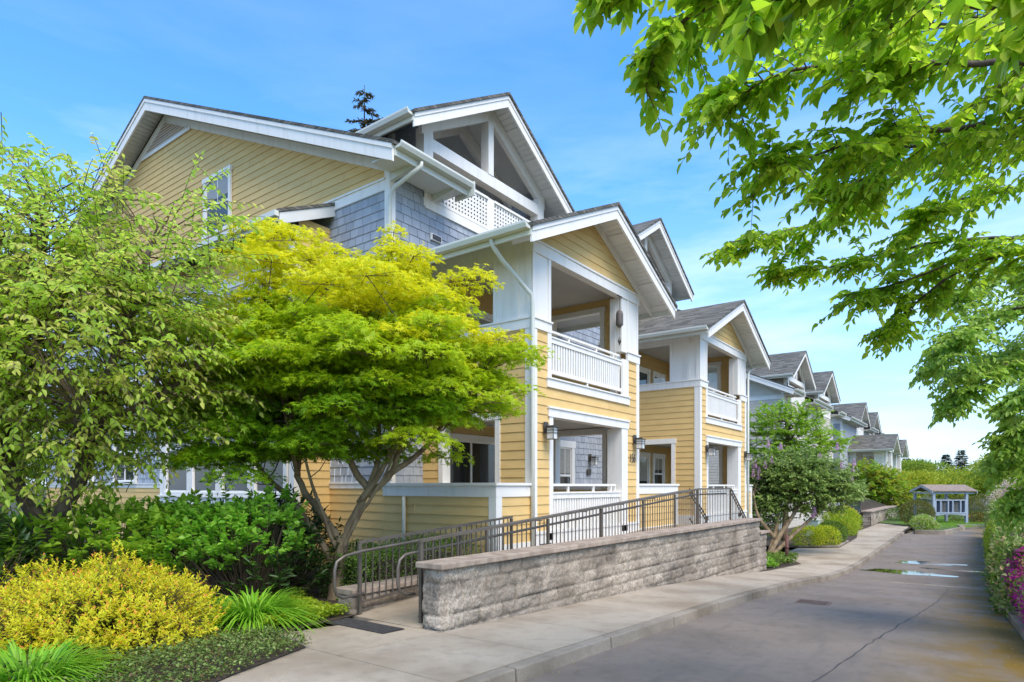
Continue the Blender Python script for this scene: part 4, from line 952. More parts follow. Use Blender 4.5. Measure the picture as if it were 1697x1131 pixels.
# ------------------------------------------------------------------ vegetation
def nrm(a): return a / (np.linalg.norm(a, axis=-1, keepdims=True) + 1e-9)
UPV = np.array([0, 0, 1.])
def leaf_geo(P, D, N, L, W, bend=.18, fold=.16):
    """pointed oval leaves, folded along the midrib"""
    D = nrm(D); S = nrm(np.cross(D, N)); N = nrm(np.cross(S, D)); L = L[:, None]; W = W[:, None]
    v = np.stack([P, P + D * L * .30 + S * W * .5 + N * W * fold, P + D * L * .68 + S * W * .36 + N * (W * fold - L * bend * .35),
                  P + D * L - N * L * bend, P + D * L * .68 - S * W * .36 + N * (W * fold - L * bend * .35), P + D * L * .30 - S * W * .5 + N * W * fold], 1)
    n = len(P); b = np.arange(n)[:, None] * 6
    q = np.concatenate([b + [0, 1, 2, 3], b + [0, 3, 4, 5]], 1).reshape(-1, 4)
    return v.reshape(-1, 3), q
def palm_geo(P, D, N, L, lobes=5):
    """five fingered maple leaves"""
    D = nrm(D); S = nrm(np.cross(D, N)); N = nrm(np.cross(S, D)); L = L[:, None]; vs_, n = [], len(P)
    for k, (a, sc_) in enumerate(zip(np.radians([0, 42, -42, 84, -84][:lobes]), [1, .86, .86, .58, .58])):
        d = D * math.cos(a) + S * math.sin(a); s_ = np.cross(d, N); l_ = L * sc_
        vs_ += [P, P + d * l_ * .45 + s_ * l_ * .14, P + d * l_ - N * l_ * .22, P + d * l_ * .45 - s_ * l_ * .14]
    v = np.stack(vs_, 1); m = 4 * lobes; b = np.arange(n)[:, None] * m
    q = np.concatenate([b + [4*k, 4*k+1, 4*k+2, 4*k+3] for k in range(lobes)], 1).reshape(-1, 4)
    return v.reshape(-1, 3), q
def merge(parts):
    V, Q, o = [], [], 0
    for v, q in parts: V.append(v); Q.append(q + o); o += len(v)
    return np.concatenate(V), np.concatenate(Q)
def seg_geo(A, B, ra, rb):
    """three sided twigs between points A and B"""
    D = nrm(B - A); S = nrm(np.cross(D, UPV + .01)); T = np.cross(D, S); vs_ = []
    ra = np.broadcast_to(ra, len(A))[:, None]; rb = np.broadcast_to(rb, len(A))[:, None]
    for Pt, r in ((A, ra), (B, rb)):
        for k in range(3): a = 2 * math.pi * k / 3; vs_.append(Pt + (S * math.cos(a) + T * math.sin(a)) * r)
    v = np.stack(vs_, 1); b = np.arange(len(A))[:, None] * 6
    q = np.concatenate([b + [k, (k + 1) % 3, 3 + (k + 1) % 3, 3 + k] for k in range(3)], 1).reshape(-1, 4)
    return v.reshape(-1, 3), q
def twig_curves(rng, A, D, length, droop, nseg=4):
    t = np.linspace(0, 1, nseg + 1); A = A[:, None]; D = nrm(D)[:, None]; L = length[:, None, None]
    return A + D * L * t[None, :, None] + UPV * (-droop * L * t[None, :, None] ** 2)
def twig_leaves(rng, curves, n, L, W, spread=.8, hang=.35, shape='oval', pos0=.1, lobes=5):
    """n leaves along every twig, alternately to the left and right"""
    k = len(curves); m = curves.shape[1] - 1
    t = np.tile(np.linspace(pos0, .999, n), (k, 1)) + rng.uniform(-.4, .4, (k, n)) / n; t = np.clip(t, 0, .9999)
    i = (t * m).astype(int); f = (t * m - i)[..., None]; r = np.arange(k)[:, None]
    P = curves[r, i] * (1 - f) + curves[r, i + 1] * f; D = nrm(curves[r, i + 1] - curves[r, i])
    side = nrm(np.cross(D, UPV)); sg = np.where(np.arange(n) % 2 == 0, 1, -1)[None, :, None]
    LD = nrm(D * .6 + side * sg * spread - UPV * hang + rng.normal(0, .28, P.shape)); LD[:, -1] = nrm(D[:, -1] - UPV * hang * .8)
    N = nrm(UPV + rng.normal(0, .45, P.shape)); s_ = rng.uniform(.7, 1.12, (k, n)); P, LD, N, s_ = P.reshape(-1, 3), LD.reshape(-1, 3), N.reshape(-1, 3), s_.ravel()
    if shape == 'palm': return palm_geo(P, LD, N, L * s_, lobes)
    return leaf_geo(P, LD, N, L * s_, W * s_)
def twig_segs(curves, r0, r1):
    m = curves.shape[1] - 1
    return merge([seg_geo(curves[:, i], curves[:, i + 1], r0 + (r1 - r0) * i / m, r0 + (r1 - r0) * (i + 1) / m) for i in range(m)])
def in_ellipsoids(rng, ells, n, shell=.0):
    """points inside a set of ellipsoids (x, y, z, horizontal radius, vertical radius)"""
    w = np.array([e[3] ** 2 * e[4] for e in ells]); c = rng.choice(len(ells), n, p=w / w.sum()); E_ = np.array(ells)[c]
    d = nrm(rng.normal(0, 1, (n, 3))); r = (shell + (1 - shell) * rng.random(n)) ** (1 / 2.2)
    return E_[:, :3] + d * r[:, None] * np.stack([E_[:, 3], E_[:, 3], E_[:, 4]], 1), d
def limb(mb, pts, r0, r1, n=9, wob=.0, seed=0):
    """smooth tapering limb through the points"""
    pts = [Vector(p) for p in pts]; out = []; rng = random.Random(seed)
    for i in range(len(pts) - 1):
        p0, p1, p2, p3 = pts[max(i-1, 0)], pts[i], pts[i+1], pts[min(i+2, len(pts)-1)]
        for k in range(5):
            t = k / 5; q = .5 * ((2*p1) + (p2-p0)*t + (2*p0-5*p1+4*p2-p3)*t*t + (3*p1-p0-3*p2+p3)*t**3)
            out.append(q + Vector((rng.uniform(-wob, wob), rng.uniform(-wob, wob), 0)))
    out.append(pts[-1]); mb.tube(out, r0, n, r1); return out

# ---- golden Japanese maple in front of the building
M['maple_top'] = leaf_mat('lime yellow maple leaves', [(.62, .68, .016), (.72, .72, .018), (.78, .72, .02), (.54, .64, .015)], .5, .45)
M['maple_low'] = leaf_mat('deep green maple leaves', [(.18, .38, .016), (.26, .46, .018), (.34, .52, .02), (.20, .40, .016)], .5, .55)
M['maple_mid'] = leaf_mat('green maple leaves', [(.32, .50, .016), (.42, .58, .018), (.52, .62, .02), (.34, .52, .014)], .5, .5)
def maple():
    rng = np.random.default_rng(11)
    root = empty('maple_tree', (5.91, 7.64, 0), 'golden green japanese maple with many slender trunks in front of the yellow building', 'tree')
    o = np.array([5.91, 7.64, 0.])
    mb = MB(); ends = []
    L_ = [([(5.95, 7.68, -.15), (5.98, 7.66, .3), (6.05, 7.6, .85)], .12, .09),
          ([(6.05, 7.6, .8), (5.85, 7.85, 1.25), (5.64, 8.12, 1.8), (5.72, 8.1, 2.5), (5.5, 8.4, 3.3), (5.4, 8.6, 4.3)], .062, .02),
          ([(5.95, 7.7, .5), (5.80, 7.95, 1.0), (5.55, 8.25, 1.5), (5.3, 8.6, 1.95), (5.25, 8.8, 2.6), (5.1, 9.0, 3.4)], .055, .02),
          ([(6.05, 7.6, .8), (6.16, 7.45, 1.25), (6.28, 7.32, 1.6), (6.40, 7.2, 2.2), (6.3, 7.2, 3.2), (6.2, 7.4, 4.6)], .068, .02),
          ([(6.28, 7.32, 1.5), (6.5, 7.05, 1.85), (6.62, 6.9, 2.4), (6.9, 6.6, 3.2), (7.2, 6.3, 4.1)], .05, .015),
          ([(6.3, 7.3, 1.6), (6.1, 7.5, 2.0), (5.95, 7.75, 2.8), (5.9, 7.9, 3.8), (6.0, 7.7, 4.9)], .06, .015),
          ([(6.45, 7.1, 1.8), (6.8, 6.75, 2.15), (7.05, 6.4, 2.7), (7.4, 6.0, 3.4)], .05, .012),
          ([(5.64, 8.12, 1.8), (5.45, 8.0, 2.3), (5.2, 7.9, 3.0), (5.0, 8.0, 3.6)], .045, .012),
          ([(6.2, 7.4, 1.4), (6.35, 7.0, 2.0), (6.4, 6.6, 2.7), (6.5, 6.2, 3.4)], .05, .012),
          ([(6.1, 7.5, 2.0), (6.25, 7.9, 2.7), (6.5, 8.2, 3.6), (6.6, 8.1, 4.4)], .045, .012),
          ([(5.7, 8.1, 2.4), (6.0, 8.4, 3.1), (6.0, 8.6, 4.0)], .04, .012),
          ([(5.98, 7.62, .6), (6.1, 7.3, 1.2), (6.2, 6.95, 1.7), (6.35, 6.7, 2.3)], .035, .012), ([(5.98, 7.65, .7), (5.75, 7.7, 1.3), (5.55, 7.75, 1.9), (5.3, 7.8, 2.6)], .035, .012),
          ([(6.6, 6.95, 2.3), (6.6, 7.1, 3.5), (6.57, 7.1, 4.6), (6.57, 7.08, 5.3)], .035, .01)]
    for i, (p, a, b) in enumerate(L_):
        out = limb(mb, [tuple(Vector(q) - Vector(o)) for q in p], a, b, 9, .012, i); ends += [np.array(q) + o for q in out[6:]]
    mb.build('trunk', M['bark'], root, smooth=True)
    ends = np.array(ends)
    # pads of foliage
    ells = [(5.76, 8.18, 4.55, 1.15, .80), (6.83, 6.74, 4.45, 1.05, .72), (6.35, 7.39, 3.65, 2.0, .85), (5.38, 8.69, 3.15, .95, .70), (7.37, 6.01, 3.45, .62, .55), (6.57, 7.08, 5.35, .2, .2), (6.2, 7.5, 3.3, 1.9, .7), (5.1, 8.9, 3.6, .8, .7), (7.0, 6.4, 2.9, .9, .35), (5.2, 8.5, 2.3, 1.0, .35), (4.9, 8.9, 3.0, .7, .6), (5.6, 8.1, 2.2, .8, .3), (5.0, 8.8, 2.0, 1.0, .35), (6.1, 7.1, 2.45, 1.3, .35), (7.0, 6.2, 2.65, .9, .35), (4.8, 8.6, 2.7, .8, .5), (5.1, 8.7, 2.4, .9, .4), (6.5, 6.9, 2.3, .9, .25), (5.4, 7.6, 2.9, 1.0, .5),
            (5.97, 7.89, 2.85, 1.3, .45), (6.85, 6.70, 3.05, 1.1, .42), (5.45, 8.6, 5.1, .45, .25), (5.1, 8.6, 2.6, .8, .35), (5.3, 7.6, 3.9, .7, .5), (6.3, 7.3, 4.75, .8, .45)]
    n = 390; c, d = in_ellipsoids(rng, ells, n, .3); c = np.vstack([c, [[6.57, 7.08, 5.45], [6.55, 7.1, 5.3], [6.5, 7.15, 5.15], [6.7, 7.0, 5.2], [6.6, 7.1, 5.05]]])
    rad = rng.uniform(.28, .56, len(c)); rad[-5:] = .2; c[:-5, 2] = np.where(rng.random(len(c) - 5) < .45, c[:-5, 2], np.round((c[:-5, 2] + .10 * np.sin(c[:-5, 0] * 5) + .1 * np.cos(c[:-5, 1] * 4)) / .30) * .30 + rng.normal(0, .035, len(c) - 5)); top = np.array([5.0 - .35 * ((p[0] - 6.3) ** 2 + (p[1] - 7.4) ** 2) ** .5 for p in c])
    hi, md, lo = [], [], []; segs = []
    for i, (p, r) in enumerate(zip(c, rad)):
        m = int(250 * r * r / .16); th = rng.uniform(0, 2 * math.pi, m); q = np.sqrt(rng.random(m)); rr = q * r * (1 + .25 * np.sin(5 * th + i) )
        P = p + np.stack([rr * np.cos(th), rr * np.sin(th), .24 * r * (1 - 1.7 * q ** 2) + rng.normal(0, .03, m)], 1)
        D = np.stack([np.cos(th), np.sin(th), np.full(m, -.35)], 1) + rng.normal(0, .45, (m, 3)); N = UPV + rng.normal(0, .35, (m, 3))
        g = palm_geo(P, D, N, rng.uniform(.05, .088, m), 5)
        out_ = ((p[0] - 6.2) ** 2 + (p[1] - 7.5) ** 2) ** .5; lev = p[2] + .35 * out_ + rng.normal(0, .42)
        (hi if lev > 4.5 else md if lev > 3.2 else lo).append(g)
        j = np.argmin(np.linalg.norm(ends - p - [0, 0, -.3], axis=1)); e = ends[j]
        mid = (e + p) / 2 + [0, 0, -.06]; segs += [seg_geo(np.array([e]), np.array([mid]), .011, .008), seg_geo(np.array([mid]), np.array([p]), .008, .005)]
        a = rng.uniform(0, 6.28, 7); tip = p + np.stack([np.cos(a) * r * .9, np.sin(a) * r * .9, np.full(7, -.02)], 1); segs.append(seg_geo(np.repeat([p - [0, 0, .02]], 7, 0), tip, .004, .002))
    for nm, gs_, mt in (('crown', md, 'maple_mid'), ('lower_crown', lo, 'maple_low'), ('new_growth', hi, 'maple_top')):  # upper pads yellower: young growth, with sunlight also painted into the leaf colour
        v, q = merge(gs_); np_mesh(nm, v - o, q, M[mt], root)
    v, q = merge(segs); np_mesh('branches', v - o, q, M['twig'], root)
maple()

def spray_tree(name, base, label, trunk, ells, ntw, nleaf, L, W, mats, seed, tl=(.45, .9), droop=.35, trunkmat='darkbark', group=None, shell=.2, r0=.006, shape='oval', cat='tree', hang=.35, rise=.25, layer=.42):
    """tree of limbs, twigs and leaves set along the twigs"""
    rng = np.random.default_rng(seed); root = empty(name, base, label, cat, group); o = np.array(base, float)
    mb = MB(); ends = []
    for i, (p, a, b) in enumerate(trunk):
        out = limb(mb, [tuple(Vector(q) - Vector(base)) for q in p], a, b, 9, a * .08, seed + i); ends += [np.array(q) + o for q in out[len(out)//3:]]
    mb.build('trunk', M[trunkmat], root, smooth=True)
    ends = np.array(ends); A, d = in_ellipsoids(rng, ells, ntw, shell)
    cen = np.mean([e[:3] for e in ells], 0); D = nrm(A - cen) * np.array([1, 1, .45]) + UPV * rise + rng.normal(0, .45, A.shape)
    ln = rng.uniform(*tl, ntw); A[:, 2] = np.where(rng.random(ntw) < .7, np.round(A[:, 2] / layer) * layer + rng.normal(0, .05, ntw), A[:, 2]) if layer else A[:, 2]; cur = twig_curves(rng, A - nrm(D) * ln[:, None] * .5, D, ln, droop)
    k = rng.choice(len(mats), ntw)
    for j, mt in enumerate(mats):
        s_ = k == j
        if s_.any(): v, q = twig_leaves(rng, cur[s_], nleaf, L, W, shape=shape, hang=hang); np_mesh('crown' if j == 0 else 'new_growth', v - o, q, M[mt], root)
    segs = [twig_segs(cur, r0, r0 * .4)]
    # branches that join the twigs to the nearest limb
    sel = rng.choice(ntw, ntw // 4, replace=False); T = cur[sel, 0]; dd = np.linalg.norm(ends[None] - (T[:, None] + [0, 0, -.25]), axis=2); E_ = ends[dd.argmin(1)]
    mid = (T + E_) / 2 + rng.normal(0, .05, T.shape); segs += [seg_geo(E_, mid, r0 * 2.2, r0 * 1.6), seg_geo(mid, T, r0 * 1.6, r0)]
    v, q = merge(segs); np_mesh('branches', v - o, q, M['twig'], root)
    return root
M['cherry_leaf'] = leaf_mat('fresh green cherry leaves', [(.42, .62, .07), (.54, .70, .10), (.32, .52, .05), (.62, .74, .14)], .42, .6)
M['cherry_new'] = leaf_mat('yellow green young cherry leaves', [(.62, .64, .12), (.52, .64, .10), (.66, .58, .18), (.46, .60, .08)], .42, .55)
spray_tree('cherry_tree', (2.85, 9.6, 0), 'broad cherry tree with dark trunk at the left edge in front of the gable wall',
    [([(2.77, 9.69, -.2), (2.85, 9.6, .5), (2.95, 9.46, 1.15)], .19, .14), ([(2.95, 9.46, 1.1), (2.7, 9.75, 1.7), (2.5, 10.1, 2.6), (2.4, 10.3, 3.8), (2.6, 10.0, 4.8)], .11, .03),
     ([(2.95, 9.46, 1.1), (3.2, 9.15, 1.75), (3.3, 9.0, 2.5), (3.5, 8.72, 3.5), (3.72, 8.41, 4.7)], .11, .03), ([(2.85, 9.6, .9), (2.3, 10.2, 1.5), (1.8, 10.9, 2.2)], .09, .03),
     ([(3.3, 9.0, 2.4), (3.75, 8.4, 2.75), (4.15, 7.95, 3.2)], .06, .02), ([(3.2, 9.1, 1.9), (3.0, 8.7, 2.4), (2.9, 8.3, 2.6)], .05, .02), ([(2.6, 9.9, 2.3), (2.9, 9.6, 3.4), (2.86, 9.57, 5.2)], .07, .02)],
    [(2.86, 9.57, 4.8, 1.1, .8), (3.76, 8.35, 4.4, .95, .6), (3.13, 9.2, 3.5, 1.8, 1.0), (2.86, 9.57, 2.35, 1.5, .6), (4.1, 7.95, 3.3, .65, .9), (3.5, 8.8, 2.6, .7, .4), (2.22, 10.42, 3.9, 1.2, 1.4), (2.2, 9.7, 1.8, .8, .35), (2.9, 9.3, 1.7, .8, .35), (2.1, 9.6, 3.0, 1.0, .9), (2.75, 9.75, 5.55, .55, .5), (4.2, 7.8, 4.75, .45, .5), (3.4, 8.8, 5.1, .4, .4), (1.9, 10.4, 5.0, .8, .7), (2.9, 9.4, 4.2, 1.4, .8), (4.15, 7.85, 5.2, .45, .35), (3.3, 8.9, 5.4, .5, .4)],
    2600, 13, .094, .050, ['cherry_leaf', 'cherry_leaf', 'cherry_new'], 5, tl=(.5, .95), droop=.30, rise=.28, hang=.45)
# ---- overhanging tree at the right
M['over_leaf'] = leaf_mat('bright green leaves against the sky', [(.22, .42, .02), (.34, .55, .025), (.44, .63, .04), (.15, .31, .015), (.54, .68, .06)], .38, .64)
def overhang(name, base, label, trunk, branches, seed, L=.070, W=.041, dens=1.05, sub=1.0, lm='over_leaf'):
    rng = np.random.default_rng(seed); root = empty(name, base, label, 'tree', None); o = np.array(base, float); mb = MB()
    for p, a, b in trunk: limb(mb, [tuple(Vector(q) - Vector(base)) for q in p], a, b, 10, .01)
    cur_all = []; seg_all = []
    for (pts, tw, num, sc_) in branches:
        out = [np.array(q) + o for q in limb(mb, [tuple(Vector(q) - Vector(base)) for q in pts], .022 * sc_, .004, 7, .01, seed)]
        out = np.array(out); n = int(num * dens); t = rng.random(n) ** .8 * (len(out) - 1.001); i = t.astype(int); f = (t - i)[:, None]
        A = out[i] * (1 - f) + out[i + 1] * f; D = nrm(out[i + 1] - out[i]); side = nrm(np.cross(D, UPV)) * rng.choice([-1, 1], n)[:, None]
        DD = D * .7 + side * rng.uniform(.3, 1.2, n)[:, None] + UPV * rng.normal(0, .35, n)[:, None]; ln = rng.uniform(.5, 1.1, n) * tw * (1 - .45 * t / len(out))
        c1 = twig_curves(rng, A, DD, ln, .16); seg_all.append(twig_segs(c1, .0045, .002)); cur_all.append(c1)
        # second order twigs
        m = int(n * 2.2 * sub); j = rng.choice(n, m); q = rng.uniform(.25, .95, m) * 4; ii = q.astype(int); ff = (q - ii)[:, None]; A2 = c1[j, ii] * (1 - ff) + c1[j, ii + 1] * ff; D1 = nrm(c1[j, ii + 1] - c1[j, ii])
        D2 = D1 * .7 + nrm(np.cross(D1, UPV)) * rng.choice([-1, 1], m)[:, None] * rng.uniform(.4, 1, m)[:, None] + UPV * rng.normal(0, .25, m)[:, None]
        c2 = twig_curves(rng, A2, D2, rng.uniform(.3, .6, m) * tw, .22); seg_all.append(twig_segs(c2, .003, .0015)); cur_all.append(c2)
        tipc = twig_curves(rng, out[-6:-1], nrm(out[-5:] - out[-6:-1]) + rng.normal(0, .15, (5, 3)), np.full(5, tw * .4), .3); cur_all.append(tipc)
    mb.build('trunk', M['darkbark'], root, smooth=True)
    cur = np.concatenate(cur_all); v, q = twig_leaves(rng, cur, 9, L, W, hang=.26, spread=.9); np_mesh('crown', v - o, q, M[lm], root)
    v, q = merge(seg_all); np_mesh('branches', v - o, q, M['twig'], root)
overhang('street_tree', (3.4, -2.6, 0), 'large leafy tree whose branches hang over the lane from the upper right',
    [([(3.4, -2.6, -.3), (3.4, -2.5, 1.2), (3.5, -2.2, 2.6), (3.6, -1.6, 3.6)], .2, .11), ([(3.5, -2.2, 2.6), (3.0, -1.2, 3.2), (2.7, -.5, 3.3)], .09, .03),
     ([(3.6, -1.6, 3.6), (4.0, -1.0, 3.85), (4.6, -.4, 3.9)], .09, .04), ([(3.5, -2.2, 2.6), (4.6, -1.4, 3.2), (6.0, -.6, 3.5), (6.6, -.4, 3.55)], .09, .03)],
    [([(2.3, -.35, 2.95), (2.09, -.13, 2.85), (1.84, .04, 2.80), (1.6, .19, 2.78), (1.45, .3, 2.72)], .22, 16, .7),
     ([(3.3, -.5, 3.5), (3.08, -.12, 3.45), (2.81, .24, 3.53), (2.54, .61, 3.53), (2.34, .88, 3.44), (2.25, 1.0, 3.30)], .30, 34, 1),
     ([(2.81, .1, 3.5), (2.69, .23, 3.52), (2.37, .67, 3.53), (2.15, .97, 3.48), (2.08, 1.05, 3.47)], .2, 22, .8),
     ([(4.4, -.6, 3.8), (4.18, -.26, 3.79), (3.93, .08, 3.78), (3.77, .46, 3.83), (3.49, .83, 3.8), (3.43, 1.08, 3.7)], .42, 60, 1),
     ([(4.7, -.5, 3.85), (4.70, -.3, 3.79), (4.38, .14, 3.67), (4.11, .5, 3.63), (3.89, .8, 3.51), (3.79, .94, 3.48)], .42, 62, 1),
     ([(4.7, -.5, 4.1), (4.49, -.17, 4.16), (4.0, .48, 4.19), (3.71, 1.05, 4.33), (3.52, 1.29, 4.23)], .42, 55, 1),
     ([(5.4, -.6, 3.85), (5.23, -.33, 3.83), (5.16, .1, 3.9), (4.92, .42, 3.88), (4.89, .63, 3.75), (4.98, .85, 3.72)], .45, 60, 1),
     ([(5.75, -.03, 4.07), (5.59, .52, 4.0), (5.57, .88, 3.81), (5.29, 1.26, 3.65), (5.04, 1.61, 3.57)], .32, 40, .8),
     ([(6.01, -.38, 3.81), (6.0, -.03, 3.86), (5.78, .26, 3.75), (5.62, .48, 3.54)], .35, 34, .8),
     ([(6.6, -.6, 3.6), (6.53, -.41, 3.6), (6.32, .21, 3.66), (5.94, .72, 3.53), (5.79, 1.1, 3.46), (5.59, 1.36, 3.44)], .34, 46, .8),
     ([(6.6, -.6, 3.5), (6.53, -.41, 3.48), (6.38, .13, 3.5), (6.18, .57, 3.34), (5.91, .94, 3.24)], .36, 46, .8),
     ([(6.31, -.11, 3.48), (6.17, .24, 3.32), (6.24, .49, 3.14), (6.12, .65, 2.96)], .34, 30, .7),
     ([(4.9, -.5, 4.3), (4.7, -.1, 4.35), (4.4, .3, 4.45), (4.2, .7, 4.5)], .45, 40, .8)], 21)
M['dogwood_leaf'] = leaf_mat('soft pale green leaves', [(.28, .46, .06), (.38, .56, .08), (.20, .37, .04), (.48, .62, .12)], .4, .5)
overhang('dogwood_tree', (10.8, -2.2, -.2), 'second leafy tree behind the hedge on the right filling the lower right sky',
    [([(10.8, -2.2, -.5), (10.7, -2.0, 1.0), (10.6, -1.5, 2.4), (10.6, -1.2, 3.6), (10.7, -1.0, 4.6)], .16, .05), ([(10.7, -1.8, 1.6), (10.1, -1.2, 2.3), (9.6, -.8, 2.4)], .06, .02)],
    [([(10.7, -1.2, 3.9), (10.54, -.78, 3.97), (10.05, -.11, 3.82), (9.77, .26, 3.55), (9.66, .42, 3.30)], .62, 56, 1.2),
     ([(10.7, -1.2, 3.2), (10.54, -.78, 3.21), (10.18, -.29, 3.21), (9.87, .10, 2.95), (9.75, .28, 2.75)], .45, 52, 1.2),
     ([(10.7, -1.2, 2.6), (10.54, -.78, 2.61), (10.3, -.45, 2.5), (10.15, -.25, 2.2)], .4, 44, 1.1),
     ([(11.3, -1.0, 4.5), (11.2, -.83, 4.52), (10.91, -.44, 4.52), (10.53, .08, 4.36), (10.33, .32, 4.2)], .62, 56, 1.2),
     ([(10.0, -1, 2.1), (9.88, -.83, 2.0), (9.75, -.62, 1.95), (9.65, -.50, 1.8)], .28, 30, 1),
     ([(12, -1.1, 3.75), (11.86, -.88, 3.75), (11.56, -.47, 3.66), (11.25, -.05, 3.41), (11.0, .2, 3.3)], .6, 50, 1.1),
     ([(10.6, -1.1, 1.4), (10.5, -.8, 1.55), (10.3, -.5, 1.6), (10.15, -.32, 1.45)], .45, 34, 1), ([(11.2, -1.1, 2.0), (11, -.8, 2.2), (10.8, -.5, 2.2), (10.6, -.25, 2.0)], .5, 40, 1), ([(9.4, -.9, 2.75), (9.23, -.68, 2.75), (9.05, -.45, 2.75), (8.95, -.3, 2.6)], .36, 36, 1.1)], 33, L=.082, W=.050, dens=1.5, sub=1.3, lm='dogwood_leaf')


# ---- clumps: hedges, clipped bushes and far trees out of many small leaves
def clump_leaves(rng, ells, n, L, W, jitter=.5, up=.5, shell=.75, lump=.12, shape='oval'):
    E_ = np.array(ells); w = E_[:, 3] ** 1.2 * E_[:, 4]; c = rng.choice(len(ells), n, p=w / w.sum()); e = E_[c]
    d = nrm(rng.normal(0, 1, (n, 3)) + [0, 0, .25]); r = shell + (1 - shell) * rng.random(n)
    ph = np.sin(d[:, 0] * 7 + c * 2.1) * np.sin(d[:, 1] * 6 + c) * np.sin(d[:, 2] * 8 + c * 1.3); r = r * (1 + lump * ph + rng.normal(0, lump * .35, n))
    P = e[:, :3] + d * r[:, None] * np.stack([e[:, 3], e[:, 3], e[:, 4]], 1)
    D = nrm(d + UPV * up + rng.normal(0, jitter, P.shape)); N = nrm(UPV * .8 + d + rng.normal(0, .5, P.shape)); s_ = rng.uniform(.65, 1.15, n)
    return leaf_geo(P, D, N, L * s_, W * s_)
def bush(name, loc, label, cat, ells, n, L, W, mats, seed, group=None, stem=True, shell=.72, lump=.12, part='foliage', up=.5, jitter=.5, stems=None):
    rng = np.random.default_rng(seed); root = empty(name, loc, label, cat, group)
    for j, (mt, share, pn) in enumerate(mats):
        v, q = clump_leaves(rng, ells, int(n * share), L, W, shell=shell, lump=lump, up=up, jitter=jitter); np_mesh(pn, v, q, M[mt], root)
    if stem:
        mb = MB(); e = ells[0]; r = random.Random(seed)
        for k in range(stems or 7):
            a = r.uniform(0, 6.28); q = r.choice(ells); mb.tube([(r.uniform(-.05, .05) * e[3], r.uniform(-.05, .05) * e[3], -.1), ((q[0] + math.cos(a) * q[3] * .25), (q[1] + math.sin(a) * q[3] * .25), q[2] * .6), (q[0] + math.cos(a) * q[3] * .6, q[1] + math.sin(a) * q[3] * .6, q[2] + q[4] * .4)], .018 * max(1, e[3]), 6, .005)
        mb.build('stem', M['twig'], root)
    return root
LM = lambda k, cols, t=.35, r=.5: M.__setitem__(k, leaf_mat(k, cols, r, t))
LM('dark_leaf', [(.025, .06, .012), (.045, .10, .018), (.03, .075, .015), (.07, .12, .03)], .25, .3)
LM('box_leaf', [(.07, .14, .018), (.13, .23, .03), (.21, .33, .04), (.05, .10, .012)], .3)
LM('lilac_leaf', [(.15, .25, .045), (.23, .35, .07), (.34, .46, .12), (.10, .18, .035)], .4)
LM('lilac_flower', [(.60, .36, .50), (.70, .48, .60), (.50, .30, .42)], .2)
LM('lime_leaf', [(.30, .42, .02), (.40, .50, .03), (.22, .34, .02)], .4)
LM('gold_leaf', [(.78, .72, .03), (.68, .70, .03), (.84, .72, .05), (.52, .64, .03)], .42)
LM('orange_tip', [(.78, .30, .05), (.84, .46, .06), (.66, .18, .05)], .3)
LM('hydr_leaf', [(.18, .44, .035), (.27, .56, .05), (.36, .62, .08), (.12, .32, .03)], .4, .35)
LM('vine_leaf', [(.32, .54, .04), (.44, .64, .06), (.22, .42, .03)], .45, .45)
LM('grass_leaf', [(.16, .40, .02), (.24, .50, .03), (.34, .58, .06), (.10, .28, .015)], .4, .35)
LM('cover_leaf', [(.10, .17, .035), (.17, .26, .05), (.27, .36, .09), (.06, .11, .02), (.18, .11, .05)], .3, .3)
LM('green_maple', [(.24, .46, .02), (.34, .56, .025), (.16, .36, .02), (.42, .60, .03)], .45)
LM('far_leaf', [(.22, .32, .03), (.32, .42, .04), (.15, .25, .025), (.38, .46, .05)], .4)
LM('far_gold', [(.42, .46, .03), (.52, .52, .04), (.32, .40, .03)], .4)
LM('far_dark', [(.03, .06, .03), (.05, .085, .04), (.035, .07, .03)], .15)
LM('olive_leaf', [(.14, .16, .03), (.20, .22, .04), (.11, .12, .025), (.22, .18, .05)], .3)
LM('magenta', [(.70, .04, .38), (.80, .07, .50), (.55, .02, .28), (.74, .08, .46)], .35)
LM('hedge_mix', [(.16, .28, .04), (.24, .38, .06), (.58, .60, .25), (.09, .17, .02), (.42, .48, .12), (.60, .36, .22)], .35)
LM('pink_flower', [(.72, .38, .46), (.80, .55, .58), (.62, .28, .36)], .3)
LM('cream_flower', [(.80, .66, .55), (.75, .58, .50), (.82, .74, .64)], .3)
LM('purple_leaf', [(.10, .02, .05), (.16, .03, .07), (.07, .015, .03)], .3)
